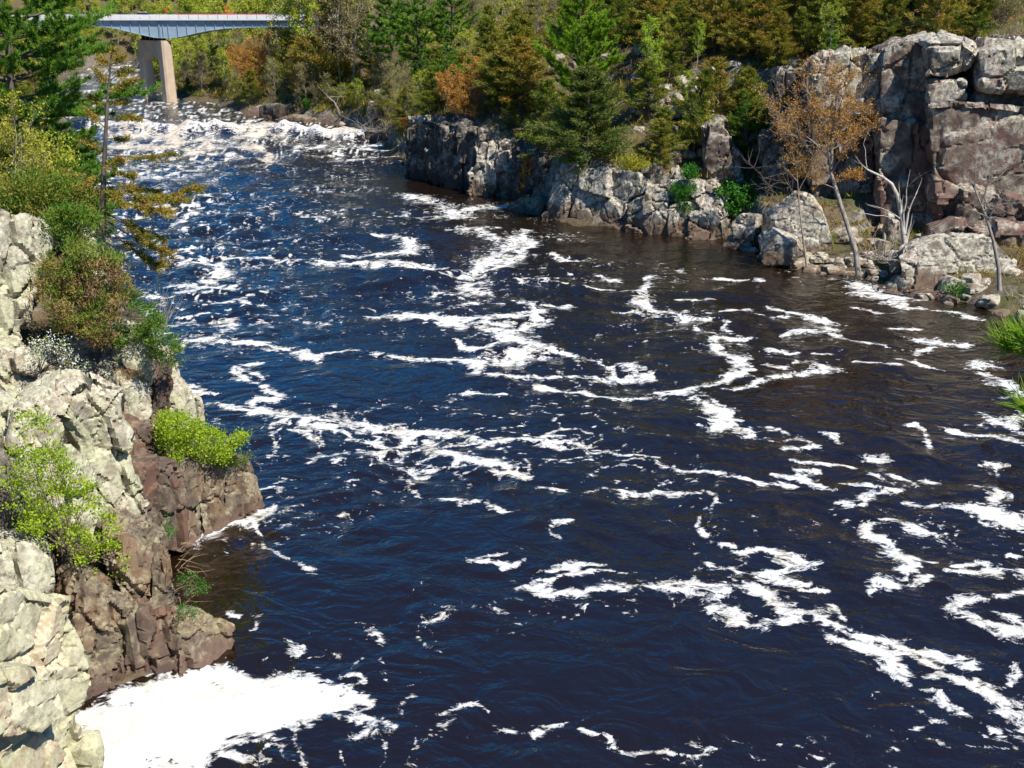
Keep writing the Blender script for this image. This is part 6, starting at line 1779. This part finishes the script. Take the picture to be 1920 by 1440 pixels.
    def car(px, y, label):
        x = at(px, 25, y)[0]
        c = thing('parked_car', label, 'car', (x, y, zr))
        ol = np.array(c.location)
        def ring(prof, w): 
            return np.array([[x + a, y - w / 2, zr + b] for a, b in prof])
        g = Geo(); g.prism(ring([(-2.2, .3), (2.2, .3), (2.25, .75), (1.2, .95), (-2.1, 1.0), (-2.25, .7)], 1.8), (0, 1.8, 0)); g.build('body', M['white'], c, ol)
        g = Geo(); g.prism(ring([(-1.9, .97), (1.15, .93), (.4, 1.5), (-1.5, 1.52)], 1.6), (0, 1.6, 0)); g.build('windows', M['glass'], c, ol)
        g = Geo(); g.prism(ring([(-1.5, 1.525), (.4, 1.505), (.3, 1.6), (-1.4, 1.62)], 1.5), (0, 1.5, 0)); g.build('roof', M['white'], c, ol)
        for a in (-1.4, 1.4):
            for b in (-.9, .9):
                g = Geo(); g.tube(np.array([[x + a, y + b - .1, zr + .33], [x + a, y + b + .1, zr + .33]]), .33, 10, cap=True); g.build('wheel', M['black'], c, ol)
    car(271, 283.5, 'white car parked on the bridge at its left end')
    x = at(312, 20, 282)[0]
    s = thing('road_sign', 'red round work sign on a post on the bridge', 'sign', (x, 282, zr))
    g = Geo(); g.tube(np.array([[x, 282, zr], [x, 282, at(312, 20, 282)[2]]]), .05, 6); g.build('post', M['rail'], s)
    g = Geo(); zc = at(315, 19, 282)[2]; g.tube(np.array([[x, 281.9, zc], [x, 281.84, zc]]), .42, 8, cap=True); g.build('sign_face', M['red'], s)
    def barrel(px, y, label):
        x = at(px, 26, y)[0]
        b = thing('traffic_barrel', label, 'barrel', (x, y, zr))
        g = Geo(); g.tube(np.array([[x, y, zr + .1], [x, y, zr + 1.1]]), [.30, .24], 10, cap=True); g.build('drum', M['orange'], b)
        g = Geo(); g.tube(np.array([[x, y, zr], [x, y, zr + .1]]), .42, 8, cap=True); g.build('base', M['black'], b)
        for h in (.45, .8):
            g = Geo(); g.tube(np.array([[x, y, zr + h], [x, y, zr + h + .14]]), .30 - .05 * h + .01, 10); g.build('band', M['white'], b)
    barrel(306, 281.6, 'orange traffic barrel left of the red sign on the bridge')
    barrel(412, 281.6, 'orange traffic barrel left of the orange lift on the bridge')
    barrel(440, 281.6, 'orange traffic barrel right of the orange lift on the bridge')
    b = thing('safety_barrier', 'low red plastic barrier line along the near side of the bridge road', 'barrier', (at(330, 27, 281.2)[0], 281.2, zr))
    ob = np.array(b.location)
    for px in np.arange(330, 505, 14.6):
        x = at(px, 27, 281.2)[0]
        g = Geo(); g.prism(np.array([[x, 280.95, zr], [x, 281.45, zr], [x, 281.32, zr + .4], [x, 281.25, zr + 1.12], [x, 281.15, zr + 1.12], [x, 281.08, zr + .4]]), (1.95, 0, 0)); g.build('barrier_segment', M['red'], b, ob)
    x = at(427, 20, 285)[0]
    l = thing('construction_lift', 'orange boom lift with a tall mast standing on the bridge', 'lift', (x, 285, zr))
    ol = np.array(l.location)
    g = Geo(); g.box((x, 285, zr + .75), (2.6, 1.8, .9)); g.box((x + .5, 285, zr + 1.4), (1.3, 1.5, .5)); g.build('chassis', M['orange'], l, ol)
    for a in (-.9, .9):
        for c in (-.9, .9):
            g = Geo(); g.tube(np.array([[x + a, 285 + c - .12, zr + .4], [x + a, 285 + c + .12, zr + .4]]), .4, 10, cap=True); g.build('wheel', M['black'], l, ol)
    g = Geo()
    for a in (-.55, -.15):
        g.box((x + a, 284.9, zr + 3.6), (.12, .16, 4.2)); 
    for z in np.arange(1.8, 5.7, .5): g.box((x - .35, 284.9, zr + z), (.3, .1, .09))
    g.build('mast', M['orange'], l, ol)
    g = Geo(); g.tube(np.array([[x - .3, 284.9, zr + 1.6], [x + .9, 284.9, zr + 1.0]]), .14, 6, cap=True); g.build('boom', M['orange'], l, ol)
    g = Geo(); g.box((x - .4, 284.9, zr + 4.6), (.95, .8, 1.5)); g.build('panel_box', M['glass'], l, ol)
    g = Geo(); g.box((x - .4, 284.9, zr + 5.7), (1.3, 1.0, .18)); g.build('platform', M['orange'], l, ol)
bridge()
